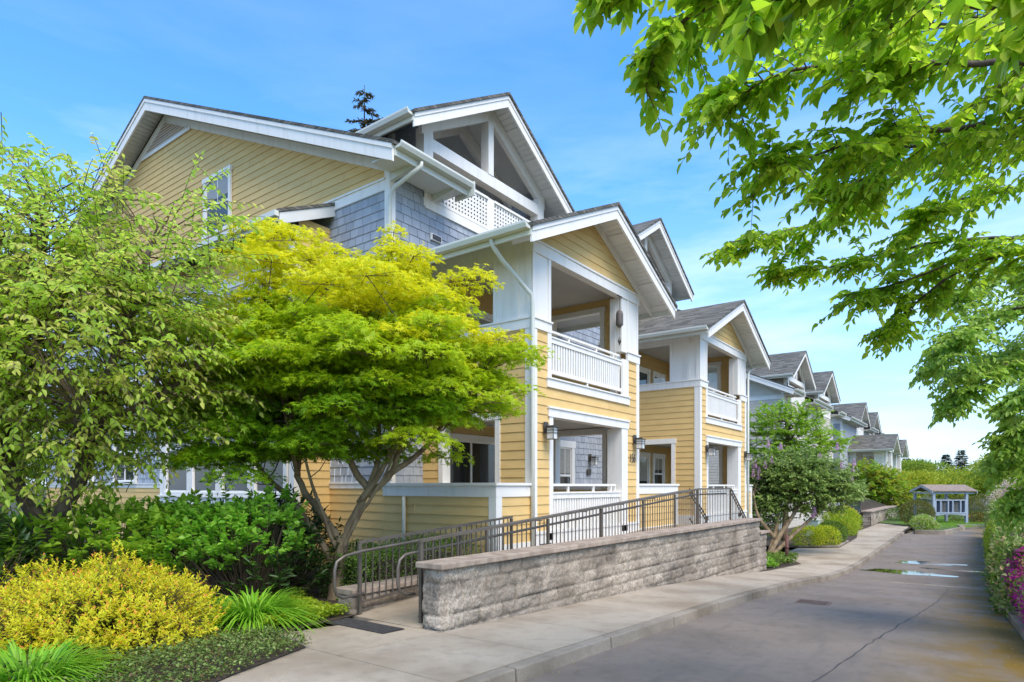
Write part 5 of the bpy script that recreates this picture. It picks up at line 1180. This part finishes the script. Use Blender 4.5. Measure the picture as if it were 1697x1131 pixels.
# yellow spirea: upright shoots with whorled leaves and orange tips
def spirea(loc, rx, rz_, n, seed, label):
    rng = np.random.default_rng(seed); root = empty('spirea_shrub', loc, label, 'shrub'); d = nrm(rng.normal(0, 1, (n, 3)) * [1, 1, .8] + [0, 0, .35]); d[:, 2] = np.abs(d[:, 2]) * 1.0 - .05
    r = rng.uniform(.68, 1.0, n) * (1 + .13 * np.sin(d[:, 0] * 7 + 1) * np.sin(d[:, 1] * 6 + 2) + .06 * np.sin(d[:, 0] * 17) * np.sin(d[:, 2] * 15)) + (rng.random(n) < .05) * rng.uniform(.0, .09, n); B = d * r[:, None] * np.array([rx, rx, rz_]); ax = nrm(d * .8 + UPV * .7 + rng.normal(0, .25, B.shape))
    gl, tip, seg = [], [], []; sl = rng.uniform(.09, .17, n)
    for k in range(10):
        f = .15 + k * .085; P = B + ax * (sl * f)[:, None]; a = k * 2.4 + rng.uniform(0, 6.28, n); s1 = nrm(np.cross(ax, UPV + [.1, .2, 0])); s2 = np.cross(ax, s1)
        D = s1 * np.cos(a)[:, None] + s2 * np.sin(a)[:, None] + ax * (.35 + .12 * k); g = leaf_geo(P, D, ax + rng.normal(0, .3, ax.shape), rng.uniform(.035, .06, n) * (1 - .03 * k), np.full(n, .017))
        if k < 8: gl.append(g)
        else: m = rng.random(n) < .38; gl.append(leaf_geo(P[~m], D[~m], ax[~m], np.full((~m).sum(), .04), np.full((~m).sum(), .015))); tip.append(leaf_geo(P[m], D[m], ax[m], np.full(m.sum(), .036), np.full(m.sum(), .013)))
    inner = clump_leaves(rng, [(0, 0, 0, rx * .8, rz_ * .8)], n * 3, .05, .02, shell=.5)
    v, q = merge(gl); np_mesh('foliage', v, q, M['gold_leaf'], root); v, q = merge(tip); np_mesh('orange_shoots', v, q, M['orange_tip'], root); v, q = inner; np_mesh('inner_foliage', v, q, M['lime_leaf'], root)
    v, q = seg_geo(B * .25, B + ax * sl[:, None] * .5, .004, .002); np_mesh('stem', v, q, M['twig'], root)
spirea((2.72, 7.35, .02), 1.16, .86, 2800, 3, 'large golden yellow shrub with orange tipped shoots beside the pavement')
def daylily(loc, n, L, label, seed, spread=.12):
    rng = np.random.default_rng(seed); root = empty('daylily_clump', loc, label, 'plant', 'arching strap leaved clumps'); a = rng.uniform(0, 6.28, n); rr = np.sqrt(rng.random(n)) * spread
    B = np.stack([rr * np.cos(a), rr * np.sin(a), np.zeros(n)], 1); tilt = rng.uniform(.1, 1.0, n); h = np.stack([np.cos(a), np.sin(a), np.zeros(n)], 1); side = np.stack([-np.sin(a), np.cos(a), np.zeros(n)], 1)
    l = rng.uniform(.65, 1.05, n) * L; K = 6; rows = []
    for k in range(K + 1):
        t = k / K; x = l * (tilt * t * .75 + .35 * t * t); z = l * (t * (1.05 - .35 * tilt) - (.45 + .35 * tilt) * t ** 2.2); w = .011 * (1 - t ** 2.5) + .0008
        c = B + h * x[:, None] + UPV * z[:, None]; rows += [c - side * w, c + side * w]
    v = np.stack(rows, 1); m = 2 * (K + 1); b = np.arange(n)[:, None] * m; q = np.concatenate([b + [2*k, 2*k+1, 2*k+3, 2*k+2] for k in range(K)], 1).reshape(-1, 4)
    np_mesh('strap_leaves', v.reshape(-1, 3), q, M['grass_leaf'], root)
daylily((1.75, 6.05, .06), 700, .62, 'bright green strap leaved clump in the bottom left corner below the golden shrub', 4, .30)
daylily((4.15, 6.85, .03), 700, .80, 'bright green strap leaved clump between the golden shrub and the ramp', 6, .26)
# hydrangea with big leaves
def bigleaf(name, loc, label, ells, nst, L, W, mat, seed, cat='shrub', spread=.9, hang=.15, n=9, group=None):
    rng = np.random.default_rng(seed); root = empty(name, loc, label, cat, group); A, d = in_ellipsoids(rng, ells, nst, .45); D = nrm(d * .5 + UPV * .9 + rng.normal(0, .2, A.shape)); cur = twig_curves(rng, A, D, rng.uniform(.12, .25, nst), .05)
    v, q = twig_leaves(rng, cur, n, L, W, spread=spread, hang=hang, pos0=.3); np_mesh('foliage', v, q, M[mat], root)
    base = A * np.array([.25, .25, 0]); v, q = merge([seg_geo(base, (A + base) / 2 + rng.normal(0, .03, A.shape), .008, .006), seg_geo((A + base) / 2, A, .006, .004), twig_segs(cur, .004, .002)]); np_mesh('stem', v, q, M['twig'], root)
bigleaf('hydrangea_shrub', (4.95, 8.25, 0), 'green hydrangea shrub with large rounded leaves between the maple and the golden shrub', [(0, 0, .85, .75, .45), (-.5, .6, .8, .7, .45), (.15, -.2, 1.25, .45, .25), (-.3, .4, 1.2, .4, .2)], 560, .092, .066, 'hydr_leaf', 8)
bigleaf('climbing_hydrangea', (3.75, 9.7, 0), 'spreading green large leaved shrub below the cherry tree', [(0, 0, .85, 1.3, .45), (.9, -.3, .95, .8, .4), (-.8, .9, .8, 1.0, .4), (.4, -.6, .6, .7, .4), (-1.4, .2, .6, .9, .3)], 900, .10, .075, 'vine_leaf', 9)
bigleaf('rhododendron_shrub', (5.6, 8.75, 0), 'dark glossy rhododendron behind the maple trunks', [(0, 0, .75, .75, .60), (.3, -.7, .55, .55, .45), (-.4, .2, .8, .6, .5), (.8, .6, .9, .5, .5), (-.5, -.9, .4, .6, .35)], 480, .13, .036, 'dark_leaf', 10, n=10)
bigleaf('rhododendron_shrub', (1.9, 9.2, 0), 'dark leafy shrub at the left edge behind the golden shrub', [(0, 0, .7, .9, .5), (-.6, .5, .8, .8, .5), (.6, .5, .6, .8, .4)], 330, .12, .05, 'dark_leaf', 12)
# ground covers
def cover(name, poly, n, L, W, mat, h, seed, label, cat='ground cover', part=False):
    """low ground cover over a polygon; uncountable, so it is stuff"""
    rng = np.random.default_rng(seed); xs, ys = [p[0] for p in poly], [p[1] for p in poly]; P = np.stack([rng.uniform(min(xs), max(xs), n * 3), rng.uniform(min(ys), max(ys), n * 3)], 1)
    ins = np.zeros(len(P), bool); j = len(poly) - 1
    for i in range(len(poly)):
        (xi, yi), (xj, yj) = poly[i], poly[j]; c = ((yi > P[:, 1]) != (yj > P[:, 1])) & (P[:, 0] < (xj - xi) * (P[:, 1] - yi) / (yj - yi + 1e-9) + xi); ins ^= c; j = i
    P = P[ins][:n]; z = np.array([gz(x) for x in P[:, 0]]); hh = h * (.45 + .8 * vnoise(P[:, 0] * 2.2 + 9, P[:, 1] * 2.2 + 9, seed)) * rng.uniform(.35, 1, len(P)); P3 = np.stack([P[:, 0], P[:, 1], z + hh], 1)
    D = nrm(rng.normal(0, 1, P3.shape) * [1, 1, .35] + [0, 0, .1]); N = nrm(UPV + rng.normal(0, .4, P3.shape)); s_ = rng.uniform(.7, 1.2, len(P)); v, q = leaf_geo(P3, D, N, L * s_, W * s_)
    return tag(np_mesh(name, v, q, M[mat]), label, cat, None, 'stuff')
cover('ground_cover', [(2.3, 4.85), (2.95, 5.02), (3.9, 5.38), (4.02, 5.7), (3.9, 6.6), (3.6, 7.4), (1.2, 7.2), (.6, 4.8)], 17000, .032, .020, 'cover_leaf', .16, 3, 'low mottled ground cover creeping along the pavement edge')
cover('ground_cover', [(3.9, 6.2), (5.25, 6.45), (5.3, 7.2), (5.9, 8.6), (4.6, 8.0)], 5000, .05, .035, 'lime_leaf', .16, 4, 'lime green ground cover at the foot of the ramp wall')
cover('ground_cover', [(-2, 4.7), (1.2, 4.7), (2.4, 7), (3.6, 8), (6.5, 8.2), (8.6, 7.2), (8.6, 14), (3, 16), (-2, 12)], 16000, .07, .045, 'dark_leaf', .22, 5, 'dark evergreen ground cover filling the planting bed')
cover('ground_cover', [(19.0, 5.1), (22.3, 4.9), (23.6, 5.3), (24.8, 6.3), (27, 8.5), (20, 9), (18.9, 6)], 9000, .09, .05, 'box_leaf', .30, 6, 'green creeping ground cover under the lilac')
cover('ground_cover', [(19.05, 5.05), (20.2, 5.0), (20.6, 5.9), (19.2, 6.1)], 1500, .12, .03, 'grass_leaf', .3, 8, 'grassy green clump at the end of the low block wall')
cover('lawn_grass', [(46, 3.0), (48.5, 1.2), (52.5, -.6), (58, -2), (64, 4), (52, 5.0)], 14000, .10, .02, 'grass_leaf', .08, 7, 'short grass around the mailbox shelter', 'grass')
# boxwood behind the inner rail
def box_hedge(name, x0, x1, y0, y1, z0, z1, n, L, W, mats, seed, label, cat='hedge', group=None, lump=.06):
    rng = np.random.default_rng(seed); root = empty(name, ((x0 + x1) / 2, (y0 + y1) / 2, z0), label, cat, group); dx, dy, dz = (x1 - x0) / 2, (y1 - y0) / 2, z1 - z0
    for mt, share, pn in mats:
        m = int(n * share); A = [dx * dy * 4, dx * dz * 2, dx * dz * 2, dy * dz * 2, dy * dz * 2]; f = rng.choice(5, m, p=np.array(A) / sum(A)); a, b = rng.uniform(-1, 1, m), rng.uniform(0, 1, m)
        P = np.zeros((m, 3)); Nf = np.zeros((m, 3))
        for k, (ax, sg) in enumerate([(2, 1), (1, -1), (1, 1), (0, -1), (0, 1)]):
            s_ = f == k
            if ax == 2: P[s_] = np.stack([a[s_] * dx, (b[s_] * 2 - 1) * dy, np.full(s_.sum(), dz)], 1)
            if ax == 1: P[s_] = np.stack([a[s_] * dx, np.full(s_.sum(), sg * dy), b[s_] * dz], 1)
            if ax == 0: P[s_] = np.stack([np.full(s_.sum(), sg * dx), a[s_] * dy, b[s_] * dz], 1)
            Nf[s_, ax] = sg
        g = (vnoise(P[:, 0] * 1.6 + 50, (P[:, 1] + P[:, 2]) * 1.6 + 50, seed) - .5) * lump * 4 + (vnoise(P[:, 0] * 5 + 50, (P[:, 1] - P[:, 2]) * 5 + 50, seed + 1) - .5) * lump * 1.6
        ed = np.clip((P[:, 2] / dz - .75) / .25, 0, 1) * .10 * (np.abs(Nf[:, 2]) < .5); P = P + Nf * (g - ed - rng.random(m) ** 2 * .12)[:, None]
        D = nrm(Nf * .7 + UPV * .3 + rng.normal(0, .55, P.shape)); N = nrm(Nf + UPV * .5 + rng.normal(0, .5, P.shape)); s_ = rng.uniform(.7, 1.2, m); v, q = leaf_geo(P, D, N, L * s_, W * s_); np_mesh(pn, v, q, M[mt], root)
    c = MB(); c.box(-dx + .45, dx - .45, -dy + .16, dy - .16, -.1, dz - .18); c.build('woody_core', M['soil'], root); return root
box_hedge('boxwood_hedge', 5.85, 8.4, 6.95, 8.0, -.1, .72, 11000, .035, .022, [('box_leaf', 1, 'foliage')], 14, 'clipped dark green boxwood behind the inner ramp railing')
box_hedge('mixed_hedge', 8.6, 12.8, -2.1, -.66, -.3, .62, 11000, .055, .034, [('hedge_mix', .6, 'foliage'), ('box_leaf', .4, 'dark_foliage')], 19, 'lower near end of the mottled hedge at the right edge', lump=.12)
box_hedge('mixed_hedge', 12.6, 42, -1.75, -.22, -.8, .78, 26000, .085, .05, [('hedge_mix', .55, 'foliage'), ('box_leaf', .45, 'dark_foliage')], 15, 'long mottled hedge along the kerb on the right side of the lane', lump=.10)
bush('clipped_bush', (20.5, -.45, -.85), 'bright yellow green bush bulging from the front of the long hedge', 'bush', [(0, 0, .8, .45, .85), (3, 0, .8, .5, .85), (6, 0, .75, .5, .8)], 9000, .05, .03, [('lime_leaf', 1, 'foliage')], 45, stem=False)
bush('azalea_shrub', (12.6, -.68, -.28), 'magenta flowering azalea growing from the hedge over the kerb', 'shrub', [(0, 0, .35, .38, .48), (.7, .05, .42, .36, .5), (1.5, .1, .4, .34, .5), (.4, -.1, .75, .38, .28)], 5200, .042, .026, [('magenta', 1.3, 'blossom'), ('hedge_mix', .3, 'foliage')], 16, 'azaleas on the right')
bush('azalea_shrub', (10.6, -.70, -.22), 'lower magenta azalea nearest the camera at the right edge', 'shrub', [(0, 0, .25, .34, .36), (-.6, -.12, .25, .32, .32), (.5, .05, .3, .3, .36)], 3600, .04, .026, [('magenta', 1.1, 'blossom'), ('hedge_mix', .4, 'foliage')], 17, 'azaleas on the right')
bush('leafy_shrub', (10.6, -1.3, -.2), 'green and cream mottled shrub behind the azaleas', 'shrub', [(0, 0, .45, .5, .5), (1.2, 0, .6, .6, .65), (2.4, -.2, .7, .7, .7)], 6500, .055, .035, [('hedge_mix', 1, 'foliage')], 18)
# lilac and the trees behind it
lil = spray_tree('lilac_tree', (23.9, 6.2, -.95), 'old lilac with leaning trunks and pink lilac flowers past the block wall',
    [([(23.8, 6.3, -1.1), (24.3, 6.05, -.3), (25.2, 5.7, .6), (26.0, 5.4, 1.5)], .10, .05), ([(23.9, 6.25, -.9), (24.8, 6.2, .1), (25.4, 6.3, 1.0), (25.8, 6.2, 2.2)], .09, .04), ([(24.0, 6.2, -.9), (24.9, 5.6, -.1), (26.0, 4.9, .8), (27.0, 4.4, 1.6)], .08, .04), ([(24.4, 6.1, -.3), (24.3, 6.7, .5), (24.3, 6.9, 1.4)], .08, .03)],
    [(26.3, 5.6, 1.6, 1.75, 1.05), (25.6, 6.7, 1.9, 1.1, 1.0), (27.2, 4.7, 1.7, 1.05, .8), (26.0, 5.9, 2.4, 1.1, .6), (27.9, 4.1, 1.5, .5, .45), (25.0, 6.6, 1.0, .7, .5), (25.4, 6.9, .5, .8, .6), (26.0, 5.8, 2.0, 1.7, .8)], 2200, 11, .125, .085, ['lilac_leaf'], 31, tl=(.35, .7), droop=.1, trunkmat='bark', r0=.008)
rng = np.random.default_rng(77); v_ = []
for (x, y, z) in [(24.6, 6.9, 2.35), (24.75, 6.6, 2.3), (24.9, 6.4, 2.5), (24.7, 6.8, 2.1), (25.3, 5.0, .62), (25.3, 5.05, .5), (25.0, 6.1, 3.0), (25.7, 4.9, 2.6), (25.2, 6.6, 3.1), (26.6, 3.9, 2.4), (26.2, 4.4, 3.0), (24.9, 6.5, 1.0), (25.5, 5.1, 1.9), (27.0, 4.0, 2.2), (24.5, 6.95, 2.0), (24.6, 6.8, 1.9), (24.8, 6.9, 2.2), (24.7, 7.0, 2.3), (26.4, 4.3, 2.3), (26.8, 4.0, 1.8), (25.9, 4.9, 1.5)]:
    n = 130; t_ = rng.random(n); a = rng.uniform(0, 6.28, n); r_ = .06 * (1 - t_ * .8); P = np.stack([x + r_ * np.cos(a), y + r_ * np.sin(a), z + t_ * .26], 1); v_.append(leaf_geo(P, rng.normal(0, 1, P.shape), rng.normal(0, 1, P.shape), np.full(n, .04), np.full(n, .03)))
v, q = merge(v_); np_mesh('blossom', v - np.array([23.9, 6.2, -.95]), q, M['lilac_flower'], lil)
spray_tree('green_maple', (31.8, 7.6, -.95), 'bright green maple standing behind the lilac', [([(31.8, 7.6, -1), (31.8, 7.5, 1), (31.9, 7.3, 2.8), (31.8, 7.6, 5)], .16, .04), ([(31.8, 7.5, 1), (32.6, 6.6, 2.6), (32.9, 6.2, 3.8)], .09, .03)],
    [(31.57, 7.81, 4.7, 1.45, .9), (32.42, 6.67, 3.9, 1.5, .9), (31.23, 8.26, 3.4, 1.4, 1.3), (33.01, 5.87, 3.5, .9, .5), (32, 7.5, 2.4, 1.9, 1.0), (30.9, 8.6, 1.6, 1.3, 1.2), (33.9, 6.0, 4.0, .9, .5), (32.5, 7.2, 5.1, 1.2, .5)], 1150, 12, .14, .13, ['green_maple'], 41, tl=(.5, .9), droop=.15, shape='palm', trunkmat='bark', r0=.01)
spray_tree('golden_maple', (62.0, 7.2, -.95), 'yellow green maple beside the far pavement wall', [([(62, 7.2, -1), (62, 7.1, 1), (62.2, 7.0, 3)], .18, .05), ([(62, 7.1, .6), (63.5, 6.6, 2.2)], .1, .04)],
    [(61.5, 7.6, 1.9, 2.2, 1.6), (63.3, 6.6, 1.2, 2.0, 1.4), (60.3, 8.0, 2.9, 1.4, .9), (62.6, 7.0, 2.4, 1.7, .9), (64.5, 6.0, .6, 1.3, .9)], 1100, 10, .20, .17, ['far_leaf', 'far_gold', 'green_maple'], 42, tl=(.5, 1.1), droop=.12, shape='palm', trunkmat='bark', r0=.012)
# clipped bushes along the far pavement
bush('clipped_bush', (29.5, 6.05, -.9), 'yellow green bush with golden top beside the pipe post', 'bush', [(0, 0, .35, .75, .5), (.55, -.55, .35, .6, .5)], 4600, .075, .035, [('lime_leaf', .75, 'foliage'), ('gold_leaf', .3, 'new_growth')], 51, 'bushes beside the far pavement')
bush('clipped_bush', (31.8, 5.6, -.92), 'round dark green clipped bush beside the pavement', 'bush', [(0, 0, .42, .68, .58)], 5200, .05, .03, [('box_leaf', 1, 'foliage')], 52, 'bushes beside the far pavement', shell=.85, lump=.03)
bush('clipped_bush', (38.6, 6.3, -.92), 'lime green mounded bush past the round clipped one', 'bush', [(0, 0, .6, 1.0, .8), (-1.6, -.3, .4, .8, .6)], 6000, .09, .045, [('lime_leaf', 1, 'foliage')], 53, 'bushes beside the far pavement')
bush('clipped_bush', (42.2, 6.7, -.92), 'orange yellow bush next to the far block wall', 'bush', [(0, 0, .6, .8, .75)], 3600, .09, .04, [('gold_leaf', .7, 'foliage'), ('orange_tip', .12, 'new_growth'), ('lime_leaf', .3, 'inner_foliage')], 54, 'bushes beside the far pavement')
bush('clipped_bush', rf(26.2, 41.2, -.9), 'round olive green bush left of the mailbox shelter', 'bush', [(0, 0, .8, 1.0, .85)], 5200, .08, .045, [('olive_leaf', 1, 'foliage')], 55, shell=.85, lump=.04)
bush('variegated_shrub', rf(24.4, 37.8, -.9), 'low cream and green mound at the tip of the kerbed island', 'shrub', [(0, 0, .35, .65, .5), (.3, -.3, .2, .5, .35)], 4200, .08, .035, [('lime_leaf', .5, 'foliage'), ('cream_flower', .25, 'pale_foliage'), ('grass_leaf', .4, 'lower_foliage')], 56)
bush('olive_hedge', rf(35.0, 47.0, -.9), 'brown green hedge right of the mailbox shelter', 'hedge', [(0, 0, .9, 1.5, 1.1), (1.6, -2.2, .9, 1.5, 1.0), (-1.0, 1.3, .8, 1.3, 1.0)], 9000, .10, .05, [('olive_leaf', 1, 'foliage')], 57, shell=.8, lump=.05)
bush('low_shrub', rf(32.6, 44.8, -.9), 'small reddish green shrub at the foot of the hedge', 'shrub', [(0, 0, .3, .5, .4), (.5, -.6, .3, .5, .35)], 1600, .09, .05, [('olive_leaf', .8, 'foliage'), ('orange_tip', .05, 'new_growth')], 58)
bush('low_shrub', rf(30.8, 47.6, -.9), 'green shrub seen under the mailboxes behind the shelter', 'shrub', [(0, 0, .3, .9, .5), (-1.2, 1.5, .4, .9, .5)], 2600, .09, .05, [('box_leaf', 1, 'foliage')], 59)
# far trees
def far_tree(name, loc, h, r, mats, seed, label, n=3600, L=.3, group='trees closing the view behind the shelter', cat='tree', k=9, trunk=True):
    rng = np.random.default_rng(seed); ells = []
    for i in range(k):
        a = rng.uniform(0, 6.28); q = rng.uniform(0, .65) * r; z = h * rng.uniform(.42, .8); ells.append((q * math.cos(a), q * math.sin(a), z, r * rng.uniform(.38, .6), h * rng.uniform(.14, .24)))
    root = empty(name, loc, label, cat, group)
    for mt, sh_, pn in mats: v, q = clump_leaves(rng, ells, int(n * sh_), L, L * .5, shell=.6, lump=.2); np_mesh(pn, v, q, M[mt], root)
    mb = MB(); limb(mb, [(0, 0, -.3), (.05 * r, 0, h * .3), (0, .05 * r, h * .7)], .05 * r + .05, .03, 8)
    for e in ells[:5]: limb(mb, [(0, 0, h * .3), (e[0] * .5, e[1] * .5, h * .45), e[:3]], .025 * r + .03, .02, 6)
    mb.build('trunk', M['bark'], root, smooth=True); return root
far_tree('broadleaf_tree', rf(43, 62, -1), 4.6, 4.2, [('far_leaf', .6, 'crown'), ('far_gold', .4, 'new_growth')], 61, 'wide low yellow green tree directly behind the shelter roof', 9000, .22, k=14)
far_tree('broadleaf_tree', rf(37.5, 60, -1), 4.4, 3.2, [('far_gold', .7, 'crown'), ('far_leaf', .3, 'inner_crown')], 62, 'yellow green rounded tree left of the shelter roof', 6000, .22)
far_tree('broadleaf_tree', rf(45.5, 60, -1), 5.2, 3.3, [('far_leaf', 1, 'crown')], 63, 'green tree above the right end of the shelter roof', 6500, .22)
far_tree('broadleaf_tree', rf(60, 78, -1), 7.2, 5.5, [('far_gold', .5, 'crown'), ('far_leaf', .5, 'inner_crown')], 64, 'tall bright yellow green tree in the middle distance', 7500, .28)
far_tree('broadleaf_tree', rf(51.5, 66, -1), 6.2, 4.2, [('far_leaf', 1, 'crown')], 65, 'tall green tree right of the lane end', 7500, .25)
far_tree('broadleaf_tree', rf(56, 72, -1), 4.8, 4.2, [('far_leaf', .5, 'crown'), ('far_gold', .5, 'new_growth')], 66, 'yellow green tree behind the hedge at the right', 6500, .25)
far_tree('broadleaf_tree', rf(49, 78, -1), 6.0, 4.5, [('far_leaf', 1, 'crown')], 69, 'green tree farthest behind the yellow ones', 6500, .28)
far_tree('flowering_tree', rf(27.6, 35.5, -1), 3.1, 1.1, [('cream_flower', .75, 'blossom'), ('far_leaf', .3, 'crown')], 67, 'cream flowering shrub tree right of the olive hedge', 2600, .10, None)
far_tree('flowering_tree', rf(22.2, 27.8, -1), 3.2, .8, [('pink_flower', .7, 'blossom'), ('far_leaf', .35, 'crown')], 68, 'pink flowering tree at the right edge above the hedge', 2200, .09, None)
far_tree('broadleaf_tree', rf(33, 39.6, -1), 4.3, 2.4, [('green_maple', 1, 'crown')], 70, 'green tree above the hedge at the right edge', 6500, .16, None)
LM('spruce_leaf', [(.10, .10, .03), (.16, .11, .05), (.07, .10, .03)], .2)
def conifer(loc, h, r, seed, label, n=26, group='dark conifers on the skyline', mat='far_dark', L=.5, arms=8):
    rng = np.random.default_rng(seed); root = empty('conifer_tree', loc, label, 'conifer', group); MB().tube([(0, 0, -.5), (0, 0, h)], h * .012 + .05, 7, .02).build('trunk', M['darkbark'], root)
    P, D, N = [], [], []
    for k in range(n):
        t = .12 + .88 * k / n; z = h * t; rr = r * (1 - t) ** .8 * rng.uniform(.75, 1.15) + .12
        for j in range(arms):
            a = rng.uniform(0, 6.28); l = rr * rng.uniform(.6, 1.1); m = max(4, int(l / (L * .28)))
            for i in range(m):
                f = (i + .5) / m; c = np.array([math.cos(a) * l * f, math.sin(a) * l * f, z - l * .22 * f + .15 * l * f * f])
                for sg in (-1, 1, 0): P.append(c); D.append([math.cos(a + sg * .9), math.sin(a + sg * .9), -.15]); N.append([0, 0, 1])
    P, D, N = np.array(P), np.array(D) + rng.normal(0, .2, (len(P), 3)), np.array(N) + rng.normal(0, .3, (len(P), 3)); v, q = leaf_geo(P, D, N, rng.uniform(.7, 1.2, len(P)) * L, np.full(len(P), L * .3)); np_mesh('crown', v, q, M[mat], root)
conifer(rf(75, 110, -1), 8.3, 2.6, 71, 'dark pointed conifer left of the pair on the skyline')
conifer(rf(79, 112, -1), 9.2, 2.8, 72, 'tallest dark conifer on the skyline above the yellow trees')
conifer(rf(88, 116, -1), 8.8, 2.0, 73, 'slim dark conifer standing apart on the skyline')
conifer(rf(59.5, 96, -1), 7.0, 3.0, 74, 'low dark conifer right beside the far white building')
conifer((29.9, 35.2, -1), 31, 9.5, 75, 'top of a tall brown green conifer showing above the roof of the yellow building', 44, None, 'spruce_leaf', .34, 4)
# potted plant on the upper porch
pp = empty('potted_plant', (11.9, 8.6, 3.56), 'purple leaved potted plant on the upper porch', 'potted plant')
b = MB(); cone_ring(b, [(.12, 0), (.18, .30), (.19, .31), (.16, .31), (.01, .28)]); b.build('pot', M['cap'], pp, smooth=True)
v, q = clump_leaves(np.random.default_rng(5), [(0, 0, 1.15, .36, .24), (.15, 0, 1.0, .3, .2)], 1500, .06, .035); np_mesh('foliage', v, q, M['purple_leaf'], pp)
MB().tube([(0, 0, .28), (0, .02, 1.1)], .012, 6).build('stem', M['twig'], pp)

far_tree('broadleaf_tree', (10, 38.5, -.2), 7.5, 5.0, [('box_leaf', .6, 'crown'), ('far_leaf', .4, 'new_growth')], 81, 'green tree far behind the cherry at the left edge', 7000, .25, 'trees beyond the left end of the building')
far_tree('broadleaf_tree', (7.2, 33, -.2), 6.0, 4.0, [('box_leaf', .8, 'crown'), ('far_leaf', .2, 'new_growth')], 82, 'dark green tree beyond the rear corner of the yellow building', 7000, .25, 'trees beyond the left end of the building')

# fallen leaves and grit on the lane and pavement
LM('fallen', [(.30, .16, .05), (.42, .30, .08), (.20, .10, .04), (.35, .36, .08), (.5, .2, .25)], .1, .8)
rng = np.random.default_rng(91); n = 900; xs = rng.uniform(3, 40, n) ** 1.0; side = rng.random(n)
ys = np.where(side < .5, 3.32 - np.abs(rng.normal(0, .12, n)), np.array([right_t(x) for x in xs]) + np.abs(rng.normal(0, .28, n))); far_ = rng.random(n) < .12; ys = np.where(far_, rng.uniform(0, 3.2, n), ys)
zs = np.array([gz(x) for x in xs]) - .127; P = np.stack([xs, ys, zs], 1); D = rng.normal(0, 1, P.shape) * [1, 1, .15]; s_ = rng.uniform(.012, .035, n)
v, q = leaf_geo(P + [0, 0, .004], D, UPV + rng.normal(0, .2, P.shape), s_, s_ * .5, bend=-.1); tag(np_mesh('fallen_leaves', v, q, M['fallen']), 'scattered fallen leaves along both edges of the lane', 'leaves', None, 'stuff')

for k, (x, y) in enumerate(((19.05, 8.30), (19.3, 8.0))):
    pl = empty('porch_planter', (x, y, 3.555), ['taller plain white square planter on the upper porch of the second bay', 'white square planter nearer the railing on the upper porch of the second bay'][k], 'planter', 'white planters on the upper porch')
    b = MB(); b.box(-.14, .14, -.14, .14, 0, 1.52 - .1 * k); b.build('planter_box', M['white'], pl, bevel=.01)
